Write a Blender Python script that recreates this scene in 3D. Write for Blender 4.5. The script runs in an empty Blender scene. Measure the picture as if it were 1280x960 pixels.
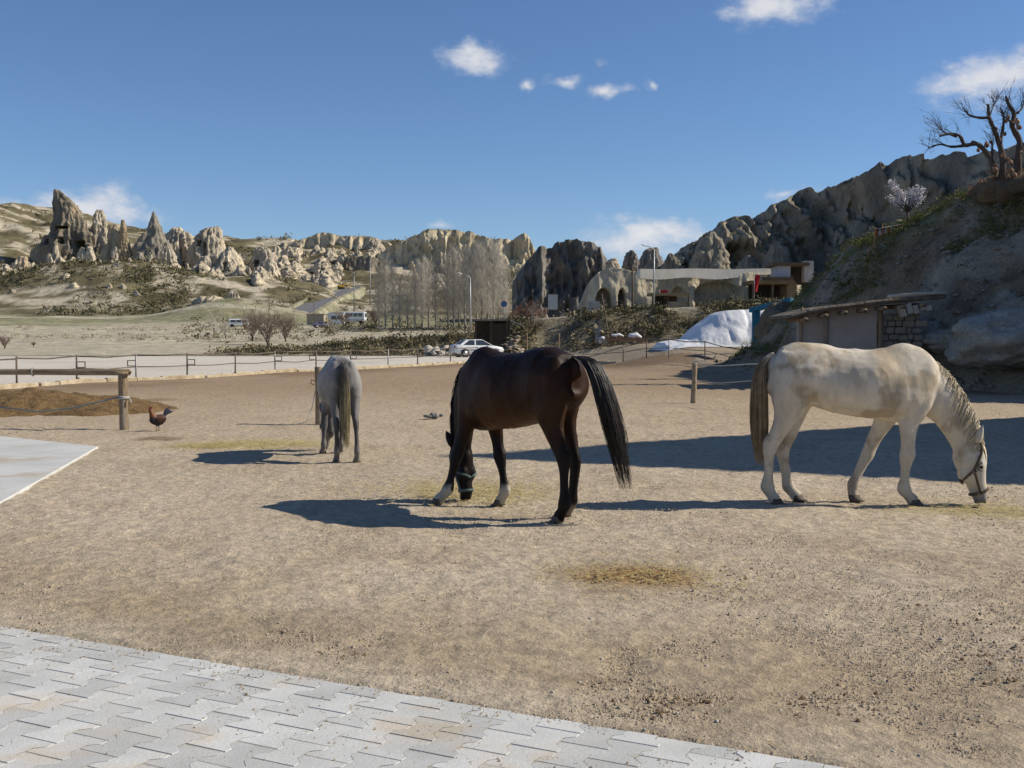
import bpy, bmesh, math, random
import numpy as np
from mathutils import Vector, Matrix

R = math.radians
random.seed(7); rng = np.random.default_rng(11)
scene = bpy.context.scene
col = scene.collection

# ------------------------------------------------------------------ camera
FPX, CAMZ, HOR = 1400.0, 1.6, 422.0
PITCH = math.atan((480 - HOR) / FPX)
cam_d = bpy.data.cameras.new('camera'); cam = bpy.data.objects.new('camera', cam_d); col.objects.link(cam)
cam_d.sensor_width = 36.0; cam_d.lens = 36.0 * FPX / 1280.0
cam_d.clip_start = 0.05; cam_d.clip_end = 6000
cam.location = (0, 0, CAMZ); cam.rotation_euler = (math.pi / 2 - PITCH, 0, 0)
scene.camera = cam

# ------------------------------------------------------------------ light
SUN_EL, SUN_AZ = R(36), R(5)            # azimuth from +X towards +Y
sdir = Vector((math.cos(SUN_EL) * math.cos(SUN_AZ), math.cos(SUN_EL) * math.sin(SUN_AZ), math.sin(SUN_EL)))
sun_d = bpy.data.lights.new('sun', 'SUN'); sun = bpy.data.objects.new('sun', sun_d); col.objects.link(sun)
sun_d.energy = 4.6; sun_d.angle = R(0.53); sun_d.color = (1.0, 0.92, 0.79)
sun.rotation_euler = (-sdir).to_track_quat('-Z', 'Y').to_euler()
scene.view_settings.view_transform = 'Standard'; scene.view_settings.look = 'None'
scene.view_settings.exposure = 0.27; scene.view_settings.gamma = 1.0

def ray(px, py):
    x = (px - 640) / FPX; y = (480 - py) / FPX
    c, s = math.cos(PITCH), math.sin(PITCH)
    return (x, c + s * y, c * y - s)
def P(px, py, d):                      # the point of a sight line at distance d down the view
    r = ray(px, py); k = d / r[1]
    return Vector((r[0] * k, d, CAMZ + r[2] * k))
def G(px, py, z=0.0):
    r = ray(px, py); k = (z - CAMZ) / r[2]
    return Vector((r[0] * k, r[1] * k, z))

world = bpy.data.worlds.new('World'); scene.world = world; world.use_nodes = True
def build_world():
    nt = world.node_tree; N = nt.nodes; L = nt.links; N.clear()
    out = N.new('ShaderNodeOutputWorld'); bg = N.new('ShaderNodeBackground'); bg.inputs[1].default_value = 0.084
    sky = N.new('ShaderNodeTexSky'); sky.sky_type = 'NISHITA'; sky.sun_disc = False
    sky.sun_elevation = SUN_EL; sky.sun_rotation = math.pi / 2 - SUN_AZ
    sky.altitude = 1100; sky.air_density = 1.0; sky.dust_density = 0.0; sky.ozone_density = 5.0
    hsv = N.new('ShaderNodeHueSaturation'); hsv.inputs['Saturation'].default_value = 1.03; L.new(sky.outputs[0], hsv.inputs['Color'])
    wb = N.new('ShaderNodeMix'); wb.data_type = 'RGBA'; wb.blend_type = 'MULTIPLY'; wb.inputs[0].default_value = 1; wb.inputs[7].default_value = (.99, 1.0, 1.06, 1); L.new(hsv.outputs[0], wb.inputs[6])   # camera white balance
    tc = N.new('ShaderNodeTexCoord'); sp = N.new('ShaderNodeSeparateXYZ'); L.new(tc.outputs['Generated'], sp.inputs[0])
    def math_(op, a, b=None, c=None):
        m = N.new('ShaderNodeMath'); m.operation = op
        for i, v in enumerate((a, b, c)):
            if v is None: continue
            if isinstance(v, (int, float)): m.inputs[i].default_value = v
            else: L.new(v, m.inputs[i])
        return m.outputs[0]
    az = math_('ARCTAN2', sp.outputs[0], sp.outputs[1]); el = math_('ARCSINE', sp.outputs[2])
    cb = N.new('ShaderNodeCombineXYZ'); L.new(az, cb.inputs[0]); L.new(el, cb.inputs[1])
    wn = N.new('ShaderNodeTexNoise'); wn.inputs['Scale'].default_value = 26; wn.inputs['Detail'].default_value = 3
    L.new(cb.outputs[0], wn.inputs['Vector'])
    wv = N.new('ShaderNodeVectorMath'); wv.operation = 'MULTIPLY_ADD'
    L.new(wn.outputs['Color'], wv.inputs[0]); wv.inputs[1].default_value = (.044, .022, 0); L.new(cb.outputs[0], wv.inputs[2])
    off = N.new('ShaderNodeVectorMath'); off.operation = 'SUBTRACT'; L.new(wv.outputs[0], off.inputs[0]); off.inputs[1].default_value = (.022, .011, 0)
    CL = [(592, 71, 66, 28, 1.05), (760, 111, 36, 13, .9), (708, 106, 30, 12, .8), (660, 111, 26, 13, .75), (808, 105, 13, 10, .7),
          (752, 78, 16, 8, .5), (965, 10, 96, 30, 1.05), (1235, 100, 98, 42, 1.05), (982, 243, 40, 12, .75), (555, 281, 36, 10, .7),
          (805, 298, 110, 40, 1.05), (122, 262, 100, 40, 1.05), (30, 258, 60, 17, .8), (860, 300, 60, 20, .6)]
    specs = []
    for (x, y, w, h, s) in CL:
        r = Vector(ray(x, y)).normalized()
        specs.append((math.atan2(r.x, r.y), math.asin(r.z), w / FPX, h / FPX, s))
    rr = random.Random(5)
    for k in range(14):                 # the same fair-weather clouds all round the horizon
        a = rr.uniform(.62, 2 * math.pi - .62); a = a if a < math.pi else a - 2 * math.pi
        e = rr.choice([.1, .12, .2, .3, .42, .55, .7, .85]) + rr.uniform(-.02, .06)
        specs.append((a, e, rr.uniform(.07, .19) * (.5 + e), rr.uniform(.03, .07) * (.6 + e), rr.uniform(.9, 1.1)))
    best = None
    for (a, e, w, h, s) in specs:
        v = N.new('ShaderNodeVectorMath'); v.operation = 'SUBTRACT'; L.new(off.outputs[0], v.inputs[0]); v.inputs[1].default_value = (a, e, 0)
        m = N.new('ShaderNodeVectorMath'); m.operation = 'MULTIPLY'; L.new(v.outputs[0], m.inputs[0]); m.inputs[1].default_value = (1 / w, 1 / h, 0)
        l = N.new('ShaderNodeVectorMath'); l.operation = 'LENGTH'; L.new(m.outputs[0], l.inputs[0])
        o = math_('MULTIPLY_ADD', l.outputs['Value'], -s, s)
        best = o if best is None else math_('MAXIMUM', best, o)
    n1 = N.new('ShaderNodeTexNoise'); n1.inputs['Scale'].default_value = 34; n1.inputs['Detail'].default_value = 7; n1.inputs['Roughness'].default_value = .62
    mp = N.new('ShaderNodeMapping'); mp.inputs['Scale'].default_value = (1, 1.7, 1); L.new(cb.outputs[0], mp.inputs[0]); L.new(mp.outputs[0], n1.inputs['Vector'])
    k = math_('MULTIPLY_ADD', n1.outputs['Fac'], 1.5, -.86)
    k = math_('ADD', best, k)
    mr = N.new('ShaderNodeMapRange'); mr.interpolation_type = 'SMOOTHSTEP'; L.new(k, mr.inputs[0]); mr.inputs[1].default_value = .0; mr.inputs[2].default_value = .85; mr.inputs[4].default_value = .86
    rp = N.new('ShaderNodeMapRange'); L.new(k, rp.inputs[0]); rp.inputs[1].default_value = .1; rp.inputs[2].default_value = 1.1
    cc = N.new('ShaderNodeMix'); cc.data_type = 'RGBA'; L.new(rp.outputs[0], cc.inputs[0])
    cc.inputs[6].default_value = (5.0, 5.6, 6.9, 1); cc.inputs[7].default_value = (8.4, 8.2, 8.1, 1)
    mx = N.new('ShaderNodeMix'); mx.data_type = 'RGBA'; L.new(mr.outputs[0], mx.inputs[0]); L.new(wb.outputs[2], mx.inputs[6]); L.new(cc.outputs[2], mx.inputs[7])
    L.new(mx.outputs[2], bg.inputs[0]); L.new(bg.outputs[0], out.inputs[0])
build_world()
world.cycles.sampling_method = 'MANUAL'; world.cycles.sample_map_resolution = 256
scene.cycles.max_bounces = 4; scene.cycles.diffuse_bounces = 2; scene.cycles.glossy_bounces = 2; scene.cycles.transmission_bounces = 1

# ------------------------------------------------------------------ noise
def _h(ix, iy, iz, seed):
    h = (ix.astype(np.int64) * 374761393 + iy.astype(np.int64) * 668265263 + iz.astype(np.int64) * 1274126177 + seed * 974711) & 0xFFFFFFFF
    h = ((h ^ (h >> 13)) * 1274126177) & 0xFFFFFFFF
    h = ((h ^ (h >> 16)) * 2246822519) & 0xFFFFFFFF
    return ((h ^ (h >> 15)) & 0xFFFFFF) / float(0xFFFFFF)
def vn(x, y, z, seed=0):               # value noise, -1..1
    x = np.asarray(x, float); y = np.asarray(y, float) + 0 * x; z = np.asarray(z, float) + 0 * x
    xi, yi, zi = np.floor(x), np.floor(y), np.floor(z); fx, fy, fz = x - xi, y - yi, z - zi
    fx, fy, fz = [f * f * f * (f * (f * 6 - 15) + 10) for f in (fx, fy, fz)]
    r = 0
    for a in (0, 1):
        for b in (0, 1):
            for c in (0, 1):
                w = (fx if a else 1 - fx) * (fy if b else 1 - fy) * (fz if c else 1 - fz)
                r = r + w * _h(xi + a, yi + b, zi + c, seed)
    return r * 2 - 1
def fbm(x, y, z, o=4, seed=0, g=.5):
    r = 0; a = 1; s = 0
    for k in range(o):
        r = r + a * vn(np.asarray(x) * 2 ** k, np.asarray(y) * 2 ** k, np.asarray(z) * 2 ** k, seed + k); s += a; a *= g
    return r / s
def rdg(x, y, z, o=4, seed=0):
    r = 0; a = 1; s = 0
    for k in range(o):
        r = r + a * (1 - np.abs(vn(np.asarray(x) * 2 ** k, np.asarray(y) * 2 ** k, np.asarray(z) * 2 ** k, seed + k)) * 2); s += a; a *= .5
    return r / s
def sst(a, b, x):
    t = np.clip((np.asarray(x, float) - a) / (b - a), 0, 1); return t * t * (3 - 2 * t)

# ------------------------------------------------------------------ mesh helpers
def link(o, parent=None):
    col.objects.link(o)
    if parent is not None: o.parent = parent
    return o
def tag(o, label=None, cat=None, group=None, kind=None):
    if label: o['label'] = label
    if cat: o['category'] = cat
    if group: o['group'] = group
    if kind: o['kind'] = kind
    return o
def empty(name, loc=(0, 0, 0), rz=0.0, label=None, cat=None, group=None):
    o = bpy.data.objects.new(name, None); col.objects.link(o); o.empty_display_size = .1
    o.location = loc; o.rotation_euler = (0, 0, rz)
    return tag(o, label, cat, group)
def mesh_np(name, V, F, m, parent=None, smooth=True, colors=None, loc=None):
    """V (n,3) array, F (k,4) or (k,3) int array"""
    V = np.asarray(V, np.float32); F = np.asarray(F, np.int32); k, n = F.shape
    me = bpy.data.meshes.new(name)
    me.vertices.add(len(V)); me.vertices.foreach_set('co', V.ravel())
    me.loops.add(k * n); me.loops.foreach_set('vertex_index', F.ravel())
    me.polygons.add(k); me.polygons.foreach_set('loop_start', np.arange(0, k * n, n, dtype=np.int32))
    me.update(calc_edges=True)
    if smooth: me.polygons.foreach_set('use_smooth', np.ones(k, bool))
    if colors is not None:
        at = me.color_attributes.new('tint', 'FLOAT_COLOR', 'POINT')
        c4 = np.ones((len(V), 4), np.float32); c4[:, :3] = colors; at.data.foreach_set('color', c4.ravel())
    if m is not None: me.materials.append(m)
    o = bpy.data.objects.new(name, me)
    if loc is not None: o.location = loc
    return link(o, parent)
def grid_faces(nu, nv, wrap=False):
    i = np.arange(nu - (0 if wrap else 1)); j = np.arange(nv - 1)
    I, J = np.meshgrid(i, j, indexing='ij'); I2 = (I + 1) % nu
    return np.stack([I * nv + J, I2 * nv + J, I2 * nv + J + 1, I * nv + J + 1], -1).reshape(-1, 4)
class MB:
    def __init__(s): s.v = []; s.f = []
    def add(s, vs, fs):
        n = len(s.v); s.v += [tuple(v) for v in vs]; s.f += [tuple(i + n for i in f) for f in fs]; return s
    def box(s, c, d, rz=0.0, ry=0.0, rx=0.0, taper=1.0, bev=0.0):
        m = Matrix.Translation(Vector(c)) @ Matrix.Rotation(rz, 4, 'Z') @ Matrix.Rotation(ry, 4, 'Y') @ Matrix.Rotation(rx, 4, 'X')
        hx, hy, hz = d[0] / 2, d[1] / 2, d[2] / 2
        if bev <= 0:
            vs = [m @ Vector((x * (taper if z > 0 else 1), y * (taper if z > 0 else 1), z)) for z in (-hz, hz) for (x, y) in ((-hx, -hy), (hx, -hy), (hx, hy), (-hx, hy))]
            return s.add(vs, [(3, 2, 1, 0), (4, 5, 6, 7), (0, 1, 5, 4), (1, 2, 6, 5), (2, 3, 7, 6), (3, 0, 4, 7)])
        vs = []; b = bev
        for z, k in ((-hz, b), (-hz + b, 0), (hz - b, 0), (hz, b)):
            vs += [m @ Vector((x, y, z)) for (x, y) in ((-hx + k, -hy + b + k), (-hx + b + k, -hy + k), (hx - b - k, -hy + k), (hx - k, -hy + b + k), (hx - k, hy - b - k), (hx - b - k, hy - k), (-hx + b + k, hy - k), (-hx + k, hy - b - k))]
        fs = [tuple(range(7, -1, -1)), tuple(range(24, 32))]
        for r in range(3):
            for k in range(8): fs.append((r * 8 + k, r * 8 + (k + 1) % 8, r * 8 + 8 + (k + 1) % 8, r * 8 + 8 + k))
        return s.add(vs, fs)
    def tube(s, pts, rad, n=8, cap=True):
        pts = [Vector(p) for p in pts]
        if not isinstance(rad, (list, tuple)): rad = [rad] * len(pts)
        up = None; rings = []
        for i, p in enumerate(pts):
            t = (pts[min(i + 1, len(pts) - 1)] - pts[max(i - 1, 0)])
            t = t.normalized() if t.length > 1e-9 else Vector((0, 0, 1))
            if up is None: up = t.orthogonal().normalized()
            a = (up - t * up.dot(t)); a = a.normalized() if a.length > 1e-6 else t.orthogonal().normalized(); up = a
            b = t.cross(a)
            rings.append([p + (a * math.cos(2 * math.pi * k / n) + b * math.sin(2 * math.pi * k / n)) * rad[i] for k in range(n)])
        vs = [v for r in rings for v in r]; fs = []
        for i in range(len(pts) - 1):
            for k in range(n): fs.append((i * n + k, i * n + (k + 1) % n, (i + 1) * n + (k + 1) % n, (i + 1) * n + k))
        if cap and n > 2: fs += [tuple(range(n - 1, -1, -1)), tuple(range((len(pts) - 1) * n, len(pts) * n))]
        return s.add(vs, fs)
    def ell(s, c, r, n=10, m=7, rot=None):
        vs = []; fs = []; c = Vector(c)
        for i in range(m + 1):
            t = math.pi * i / m
            for k in range(n):
                p = 2 * math.pi * k / n
                q = Vector((r[0] * math.sin(t) * math.cos(p), r[1] * math.sin(t) * math.sin(p), r[2] * math.cos(t)))
                vs.append(c + (rot @ q if rot else q))
        for i in range(m):
            for k in range(n): fs.append((i * n + k, (i + 1) * n + k, (i + 1) * n + (k + 1) % n, i * n + (k + 1) % n))
        return s.add(vs, fs)
    def poly(s, pts): return s.add(pts, [tuple(range(len(pts)))])
    def prism(s, outline, a, b):        # outline list of (u,v); a,b functions mapping (u,v)->point for both faces
        n = len(outline); vs = [a(*q) for q in outline] + [b(*q) for q in outline]
        fs = [tuple(range(n)), tuple(range(2 * n - 1, n - 1, -1))] + [(k, k + n, (k + 1) % n + n, (k + 1) % n) for k in range(n)]
        return s.add(vs, fs)
    def mesh(s, name, m, smooth=False):
        me = bpy.data.meshes.new(name); me.from_pydata(s.v, [], s.f); me.update()
        if smooth: me.polygons.foreach_set('use_smooth', np.ones(len(me.polygons), bool))
        bm = bmesh.new(); bm.from_mesh(me); bmesh.ops.recalc_face_normals(bm, faces=bm.faces); bm.to_mesh(me); bm.free()
        if m is not None: me.materials.append(m)
        return me
    def build(s, name, m, parent=None, smooth=False, loc=None):
        o = bpy.data.objects.new(name, s.mesh(name, m, smooth))
        if loc is not None: o.location = loc
        return link(o, parent)
def inst(name, me, parent=None, loc=(0, 0, 0), rot=(0, 0, 0), sc=(1, 1, 1)):
    o = bpy.data.objects.new(name, me); o.location = loc; o.rotation_euler = rot; o.scale = sc
    return link(o, parent)
def ordinals(objs, phrase):              # one label for each: counted from the left as the photograph shows them
    objs = sorted(objs, key=lambda o: o.location.x / max(1, o.location.y))
    for i, o in enumerate(objs):
        n = i + 1; w = 'leftmost' if i == 0 else 'rightmost' if i == len(objs) - 1 else '%d%s from the left' % (n, 'th' if 10 < n % 100 < 14 else {1: 'st', 2: 'nd', 3: 'rd'}.get(n % 10, 'th'))
        o['label'] = w + ' of the ' + phrase
def copy_tree(o, parent=None):
    c = o.copy(); col.objects.link(c); c.parent = parent
    for ch in list(o.children): copy_tree(ch, c)
    return c

# ------------------------------------------------------------------ materials
def mat(name, c1, c2=None, scale=3.0, rough=.9, bump=0.0, bscale=20.0, tint=False, spec=.2, detail=5, stretch=None, c3=None, s3=.5, metal=0.0,
        vary=0.0, sheen=0.0, contrast=(.3, .7), fine=0.0, fscale=60.0, coat=0.0, world=False, brough=.66):
    m = bpy.data.materials.new(name); m.use_nodes = True; nt = m.node_tree; N = nt.nodes; L = nt.links
    b = N['Principled BSDF']; b.inputs['Roughness'].default_value = rough; b.inputs['Metallic'].default_value = metal
    b.inputs['Specular IOR Level'].default_value = spec
    if sheen: b.inputs['Sheen Weight'].default_value = sheen; b.inputs['Sheen Roughness'].default_value = .5
    if coat: b.inputs['Coat Weight'].default_value = coat; b.inputs['Coat Roughness'].default_value = .05
    tc = N.new('ShaderNodeTexCoord'); vec = tc.outputs['Object'] if not world else N.new('ShaderNodeNewGeometry').outputs['Position']
    if stretch:
        mp = N.new('ShaderNodeMapping'); mp.inputs['Scale'].default_value = stretch; L.new(vec, mp.inputs[0]); vec = mp.outputs[0]
    def noise(s, d=detail, r=.6):
        n = N.new('ShaderNodeTexNoise'); n.inputs['Scale'].default_value = s; n.inputs['Detail'].default_value = d; n.inputs['Roughness'].default_value = r
        L.new(vec, n.inputs['Vector']); return n.outputs['Fac']
    def ramp(f, a, z):
        r = N.new('ShaderNodeMapRange'); L.new(f, r.inputs[0]); r.inputs[1].default_value = a; r.inputs[2].default_value = z; r.interpolation_type = 'SMOOTHSTEP'; return r.outputs[0]
    def mix(f, a, z, mode='MIX'):
        x = N.new('ShaderNodeMix'); x.data_type = 'RGBA'; x.blend_type = mode
        for i, v in ((0, f), (6, a), (7, z)):
            if isinstance(v, (int, float)): x.inputs[i].default_value = v
            elif isinstance(v, tuple): x.inputs[i].default_value = (*v[:3], 1)
            else: L.new(v, x.inputs[i])
        return x.outputs[2]
    cur = tuple(c1)
    if c2 is not None: cur = mix(ramp(noise(scale), *contrast), tuple(c1), tuple(c2))
    if c3 is not None: cur = mix(ramp(noise(scale * s3 + .013, 4), .52, .72), cur, tuple(c3))
    if tint:
        a = N.new('ShaderNodeAttribute'); a.attribute_name = 'tint'
        cur = mix(1.0, a.outputs['Color'], cur, 'MULTIPLY')
    if fine:
        f = ramp(noise(fscale, 3, .7), .25, .75)
        g = N.new('ShaderNodeMapRange'); L.new(f, g.inputs[0]); g.inputs[3].default_value = 1 - fine; g.inputs[4].default_value = 1 + fine
        cur = mix(1.0, cur, g.outputs[0], 'MULTIPLY')
    if vary:
        oi = N.new('ShaderNodeObjectInfo'); g = N.new('ShaderNodeMapRange'); L.new(oi.outputs['Random'], g.inputs[0])
        g.inputs[3].default_value = 1 - vary; g.inputs[4].default_value = 1 + vary
        cur = mix(1.0, cur, g.outputs[0], 'MULTIPLY')
    if isinstance(cur, tuple): b.inputs['Base Color'].default_value = (*cur, 1)
    else: L.new(cur, b.inputs['Base Color'])
    if bump:
        bp = N.new('ShaderNodeBump'); bp.inputs['Strength'].default_value = 1.0; bp.inputs['Distance'].default_value = bump
        L.new(noise(bscale, 8, brough), bp.inputs['Height']); L.new(bp.outputs[0], b.inputs['Normal'])
    return m
# ================================================================== GROUND
FENCE_PX = [(-60, 491), (21, 485), (96, 479), (170, 476), (234, 473.5), (294, 469.5), (344, 466), (395, 464), (438, 462), (485, 459.8), (522, 457.5), (563, 455), (597, 452.5)]
FENCE = [G(*p) for p in FENCE_PX]
_fx = np.array([p.x for p in FENCE] + [1.5, 6.0, 9.5, 11.0, 40]); _fy = np.array([p.y for p in FENCE] + [74, 63, 57, 50, 44])
def fence_y(x): return np.interp(x, _fx, _fy)
def z_mound(x, y):                       # the yard rises towards the tarpaulin heap
    return 1.15 * sst(47, 63, y) * sst(4.5, 10, x) * (1 - .9 * sst(92, 100, y))
TX = [6, 8.5, 9.8, 11, 12.5, 14.5, 16.4, 19.2, 22, 26, 30, 36, 50, 80]
TZ = [0, .0, .35, 1.3, 3.5, 5.5, 6.2, 7.2, 8.8, 12.0, 15.6, 19.0, 21, 22]
def z_slope(x, y):                       # the near hillside on the right
    yf = np.interp(x, [8, 10, 12, 15, 20, 24, 30, 60], [44, 42, 37, 31, 25.5, 22, 20, 19])
    t = np.clip((y - yf) / 12.5, 0, 1)
    f = .62 * t * t * (3 - 2 * t) + .38 * np.minimum(1, t * 1.15) ** .8
    f = f * (1 - sst(50, 58, y) * sst(20, 14, x))
    n = fbm(x * .16, y * .16, 0, 4, 3) * .9 + rdg(x * .33 + 5, y * .33, 0, 3, 9) * .35
    return np.interp(x, TX, TZ) * f * (1 - .85 * sst(45, 70, y) * np.maximum(sst(44, 34, x), sst(54, 64, y))) + n * sst(.02, .5, t) * sst(8.5, 13, x) * .45
def ground_z(x, y): return z_mound(x, y)

paveE = G(0, 785); paveU = Vector((.8938, -.4485, 0)).normalized(); paveV = Vector((paveU.y, -paveU.x, 0))  # v runs towards the camera
def build_yard():
    ys = [1.2]
    while ys[-1] < 103: ys.append(ys[-1] * 1.0095 + .005)
    ys = np.array(ys)
    xs = np.unique(np.round(np.concatenate([np.arange(-46, -12, .35), np.arange(-12, -5, .12), np.arange(-5, 6, .062), np.arange(6, 14, .12), np.arange(14, 30.2, .4)]), 4))
    X, Y = np.meshgrid(xs, ys, indexing='ij')
    inside = sst(0.2, -0.2, 0) * 0 + (Y < fence_y(X))
    near = np.clip(1 - Y / 70, 0, 1)
    Z = ground_z(X, Y)
    Z = Z + inside * (fbm(X * .5, Y * .5, 0, 3, 1) * .018 + fbm(X * 2.3, Y * 2.3, 0, 4, 2) * .020 + np.maximum(0, rdg(X * 4.1, Y * 4.1, 0, 3, 5) - .35) * .030 * near)
    n5 = vn(X * 5.5, Y * 5.5, 0, 21); Z = Z - np.maximum(0, n5 - .45) * .05 * near * inside          # hoof prints
    # paving dips slightly under the blocks
    v = (X - paveE.x) * paveV.x + (Y - paveE.y) * paveV.y
    Z = np.where(v > -.02, np.minimum(Z, -.03), Z * (1 - .75 * sst(-.8, -.02, v)) + .006 * sst(-.3, -.02, v))
    dirt = np.array([.450, .372, .272])
    C = np.ones(X.shape + (3,)) * dirt
    def blend(mask, c):
        nonlocal C
        C = C * (1 - mask[..., None]) + np.array(c) * mask[..., None]
    big = fbm(X * .28, Y * .28, 0, 4, 30); mid = fbm(X * 1.6, Y * 1.6, 3, 4, 33)
    blend(sst(.05, .5, big) * .4, (.37, .30, .215)); blend(sst(.05, .5, -big) * .6, (.50, .425, .325))
    blend(sst(.12, .5, mid) * .38, (.31, .24, .165)); blend(sst(.15, .5, -mid) * .35, (.49, .42, .33))
    fy = fence_y(X); band = sst(14, 3, fy - Y) * (Y > 24)
    blend(sst(12, 26, Y) * .55, (.36, .275, .185)); blend(sst(22, 38, Y) * .7, (.265, .19, .12)); blend(band * .85 * sst(-.3, .3, big + .35), (.20, .14, .085))
    nz = fbm(X * .9, Y * .9, 7, 4, 40)
    def patch(px, py, rx, ry, c, a, soft=.7):
        g = G(px, py); d = np.sqrt(((X - g.x) / rx) ** 2 + ((Y - g.y) / ry) ** 2) + nz * soft
        blend(sst(1.05, .45, d) * a, c)
    patch(580, 615, 1.0, 1.0, (.46, .39, .21), .5)
    patch(330, 556, 1.5, 1.0, (.46, .39, .20), .5); patch(270, 558, .6, .4, (.50, .43, .17), .55)
    patch(1240, 638, .9, .5, (.36, .31, .15), .7)
    patch(805, 722, .72, .62, (.24, .135, .055), .95, .5); patch(190, 548, .5, .35, (.18, .125, .075), .8)
    patch(730, 850, .35, .2, (.19, .15, .11), .7); patch(880, 880, .6, .35, (.30, .235, .16), .5); patch(320, 790, .8, .4, (.24, .19, .13), .5)
    patch(60, 500, 3.2, 2.2, (.20, .135, .07), .8)
    blend(sst(-2.6, -1.0, v) * sst(-.1, -.5, v) * (.45 + .5 * nz), (.34, .265, .175))
    blend(sst(-.55, -.03, v) * (.45 + .4 * nz), (.44, .38, .29))                         # dust along the paving edge
    out = 1.0 - inside
    blend(out * (1 - .2 * sst(0, .6, fbm(X * .2, Y * .2, 1, 4, 50))), (.55, .505, .435))
    blend(out * sst(-2.5, 1.0, X + nz * 1.5) * .9, (.285, .225, .155)); blend(out * sst(-2.5, 1, X) * sst(.0, .4, mid) * .6, (.19, .155, .105))
    me = mesh_np('yard', np.stack([X, Y, Z], -1).reshape(-1, 3), grid_faces(len(xs), len(ys)), M_yard, colors=C.reshape(-1, 3))
    tag(me, kind='structure'); return me
M_yard = mat('trodden_earth', (.83, .83, .82), (1.21, 1.20, 1.17), 9, .95, .045, 9, tint=True, detail=5, fine=.30, fscale=130, spec=.1, brough=.66)
yard = build_yard()

# ------------------------------------------------------------------ paving blocks
M_paver = mat('concrete_paver', (.46, .46, .435), (.55, .55, .525), 3, .88, .0022, 60, c3=(.50, .43, .33), s3=.5, vary=.13, fine=.16, fscale=160, world=True)
M_bed = mat('paving_sand', (.46, .42, .35), (.29, .255, .20), 9, .95, .004, 120)
def clip_poly(poly, vmin):
    out = []
    for i in range(len(poly)):
        a, b = poly[i], poly[(i + 1) % len(poly)]
        if a[1] >= vmin: out.append(a)
        if (a[1] >= vmin) != (b[1] >= vmin):
            t = (vmin - a[1]) / (b[1] - a[1]); out.append((a[0] + (b[0] - a[0]) * t, vmin))
    return out
PW, PL = .163, .227
def paver_mesh(half):
    w, n, hl, g = .104, .059, PL / 2 - .0018, .0024
    w -= g; n -= g
    right = [(w, -hl), (w, -.072), (n, -.040), (n, .040), (w, .072), (w, hl)]
    poly = right + [(-x, y) for x, y in reversed(right)]
    if half: poly = clip_poly(poly, .0)
    cx = sum(p[0] for p in poly) / len(poly); cy = sum(p[1] for p in poly) / len(poly)
    k = len(poly); vs = []
    for z, ins in ((-.07, 0), (.006, 0), (.0115, .0035)):
        for i, (x, y) in enumerate(poly):
            a = Vector(poly[i - 1]) - Vector((x, y)); b = Vector(poly[(i + 1) % k]) - Vector((x, y))
            if ins:
                na = Vector((-a.y, a.x)).normalized(); nb = Vector((b.y, -b.x)).normalized()
                d = (na + nb); d = d.normalized() * (ins / max(.5, d.length / 2))
                # inward normal test
                if (Vector((cx, cy)) - Vector((x, y))).dot(d) < 0 and abs(x) > n + .01: d = -d
                vs.append((x + d.x, y + d.y, z))
            else: vs.append((x, y, z))
    fs = [tuple(range(2 * k, 3 * k))]
    for r in range(2):
        for i in range(k): fs.append((r * k + i, r * k + (i + 1) % k, r * k + k + (i + 1) % k, r * k + k + i))
    mb = MB(); mb.add(vs, fs); return mb.mesh('paver', M_paver)
pm_full, pm_half = paver_mesh(False), paver_mesh(True)
bed = MB(); e0 = paveE - paveU * 1.6
bed.add([e0 + Vector((0, 0, .0094)), e0 + paveU * 7.2 + Vector((0, 0, .0094)), e0 + paveU * 7.2 + paveV * 3.6 + Vector((0, 0, .0094)), e0 + paveV * 3.6 + Vector((0, 0, .0094))], [(0, 1, 2, 3)])
bed = bed.build('paving', M_bed); tag(bed, kind='structure')
ang = math.atan2(paveU.y, paveU.x)
def in_view(p, m=60):
    q = p - cam.location; c, s = math.cos(PITCH), math.sin(PITCH)
    d = q.y * c - q.z * s
    if d < .3: return False
    x = 640 + FPX * q.x / d; y = 480 - FPX * (q.z * c + q.y * s) / d
    return -m < x < 1280 + m and -m < y < 960 + m
for i in range(-4, 36):
    for j in range(0, 16):
        half = (i % 2 == 1)
        v = j * PL + (0 if half else PL / 2)
        if half and j == 0: me_, hv = pm_half, 0.0
        else: me_, hv = pm_full, v
        p = paveE + paveU * (i * PW) + paveV * hv
        if not in_view(p): continue
        o = inst('paver', me_, bed, p + Vector((0, 0, random.uniform(-.0012, .0012))), (random.gauss(0, .003), random.gauss(0, .003), ang))
        o.rotation_euler.z = ang + math.pi if not (half and j == 0) and random.random() < .5 else ang
        if half and j == 0: o.rotation_euler.z = ang; o.scale = (1, -1, 1)

# ------------------------------------------------------------------ concrete slab on the left
M_slab = mat('concrete_slab', (.46, .46, .44), (.54, .54, .515), 1.1, .9, .006, 30, c3=(.42, .37, .29), s3=.9, fine=.12, fscale=90)
def slab():
    c = G(122, 558, .03); a = G(-150, 529, .03); b = G(-40, 650, .03); d = Vector((-11, b.y, .03))
    top = [c, a, d + Vector((0, 0, 0)), b]; mb = MB()
    top = [Vector((p.x, p.y, .03)) for p in top]
    rim = [p + (sum(top, Vector()) / 4 - p).normalized() * -.012 + Vector((0, 0, -.012)) for p in top]
    bot = [Vector((p.x, p.y, -.06)) for p in rim]
    mb.add(top + rim + bot, [(0, 1, 2, 3)] + [(i, (i + 1) % 4, 4 + (i + 1) % 4, 4 + i) for i in range(4)] + [(4 + i, 4 + (i + 1) % 4, 8 + (i + 1) % 4, 8 + i) for i in range(4)])
    o = mb.build('concrete_slab', M_slab); tag(o, kind='structure')
slab()

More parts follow.
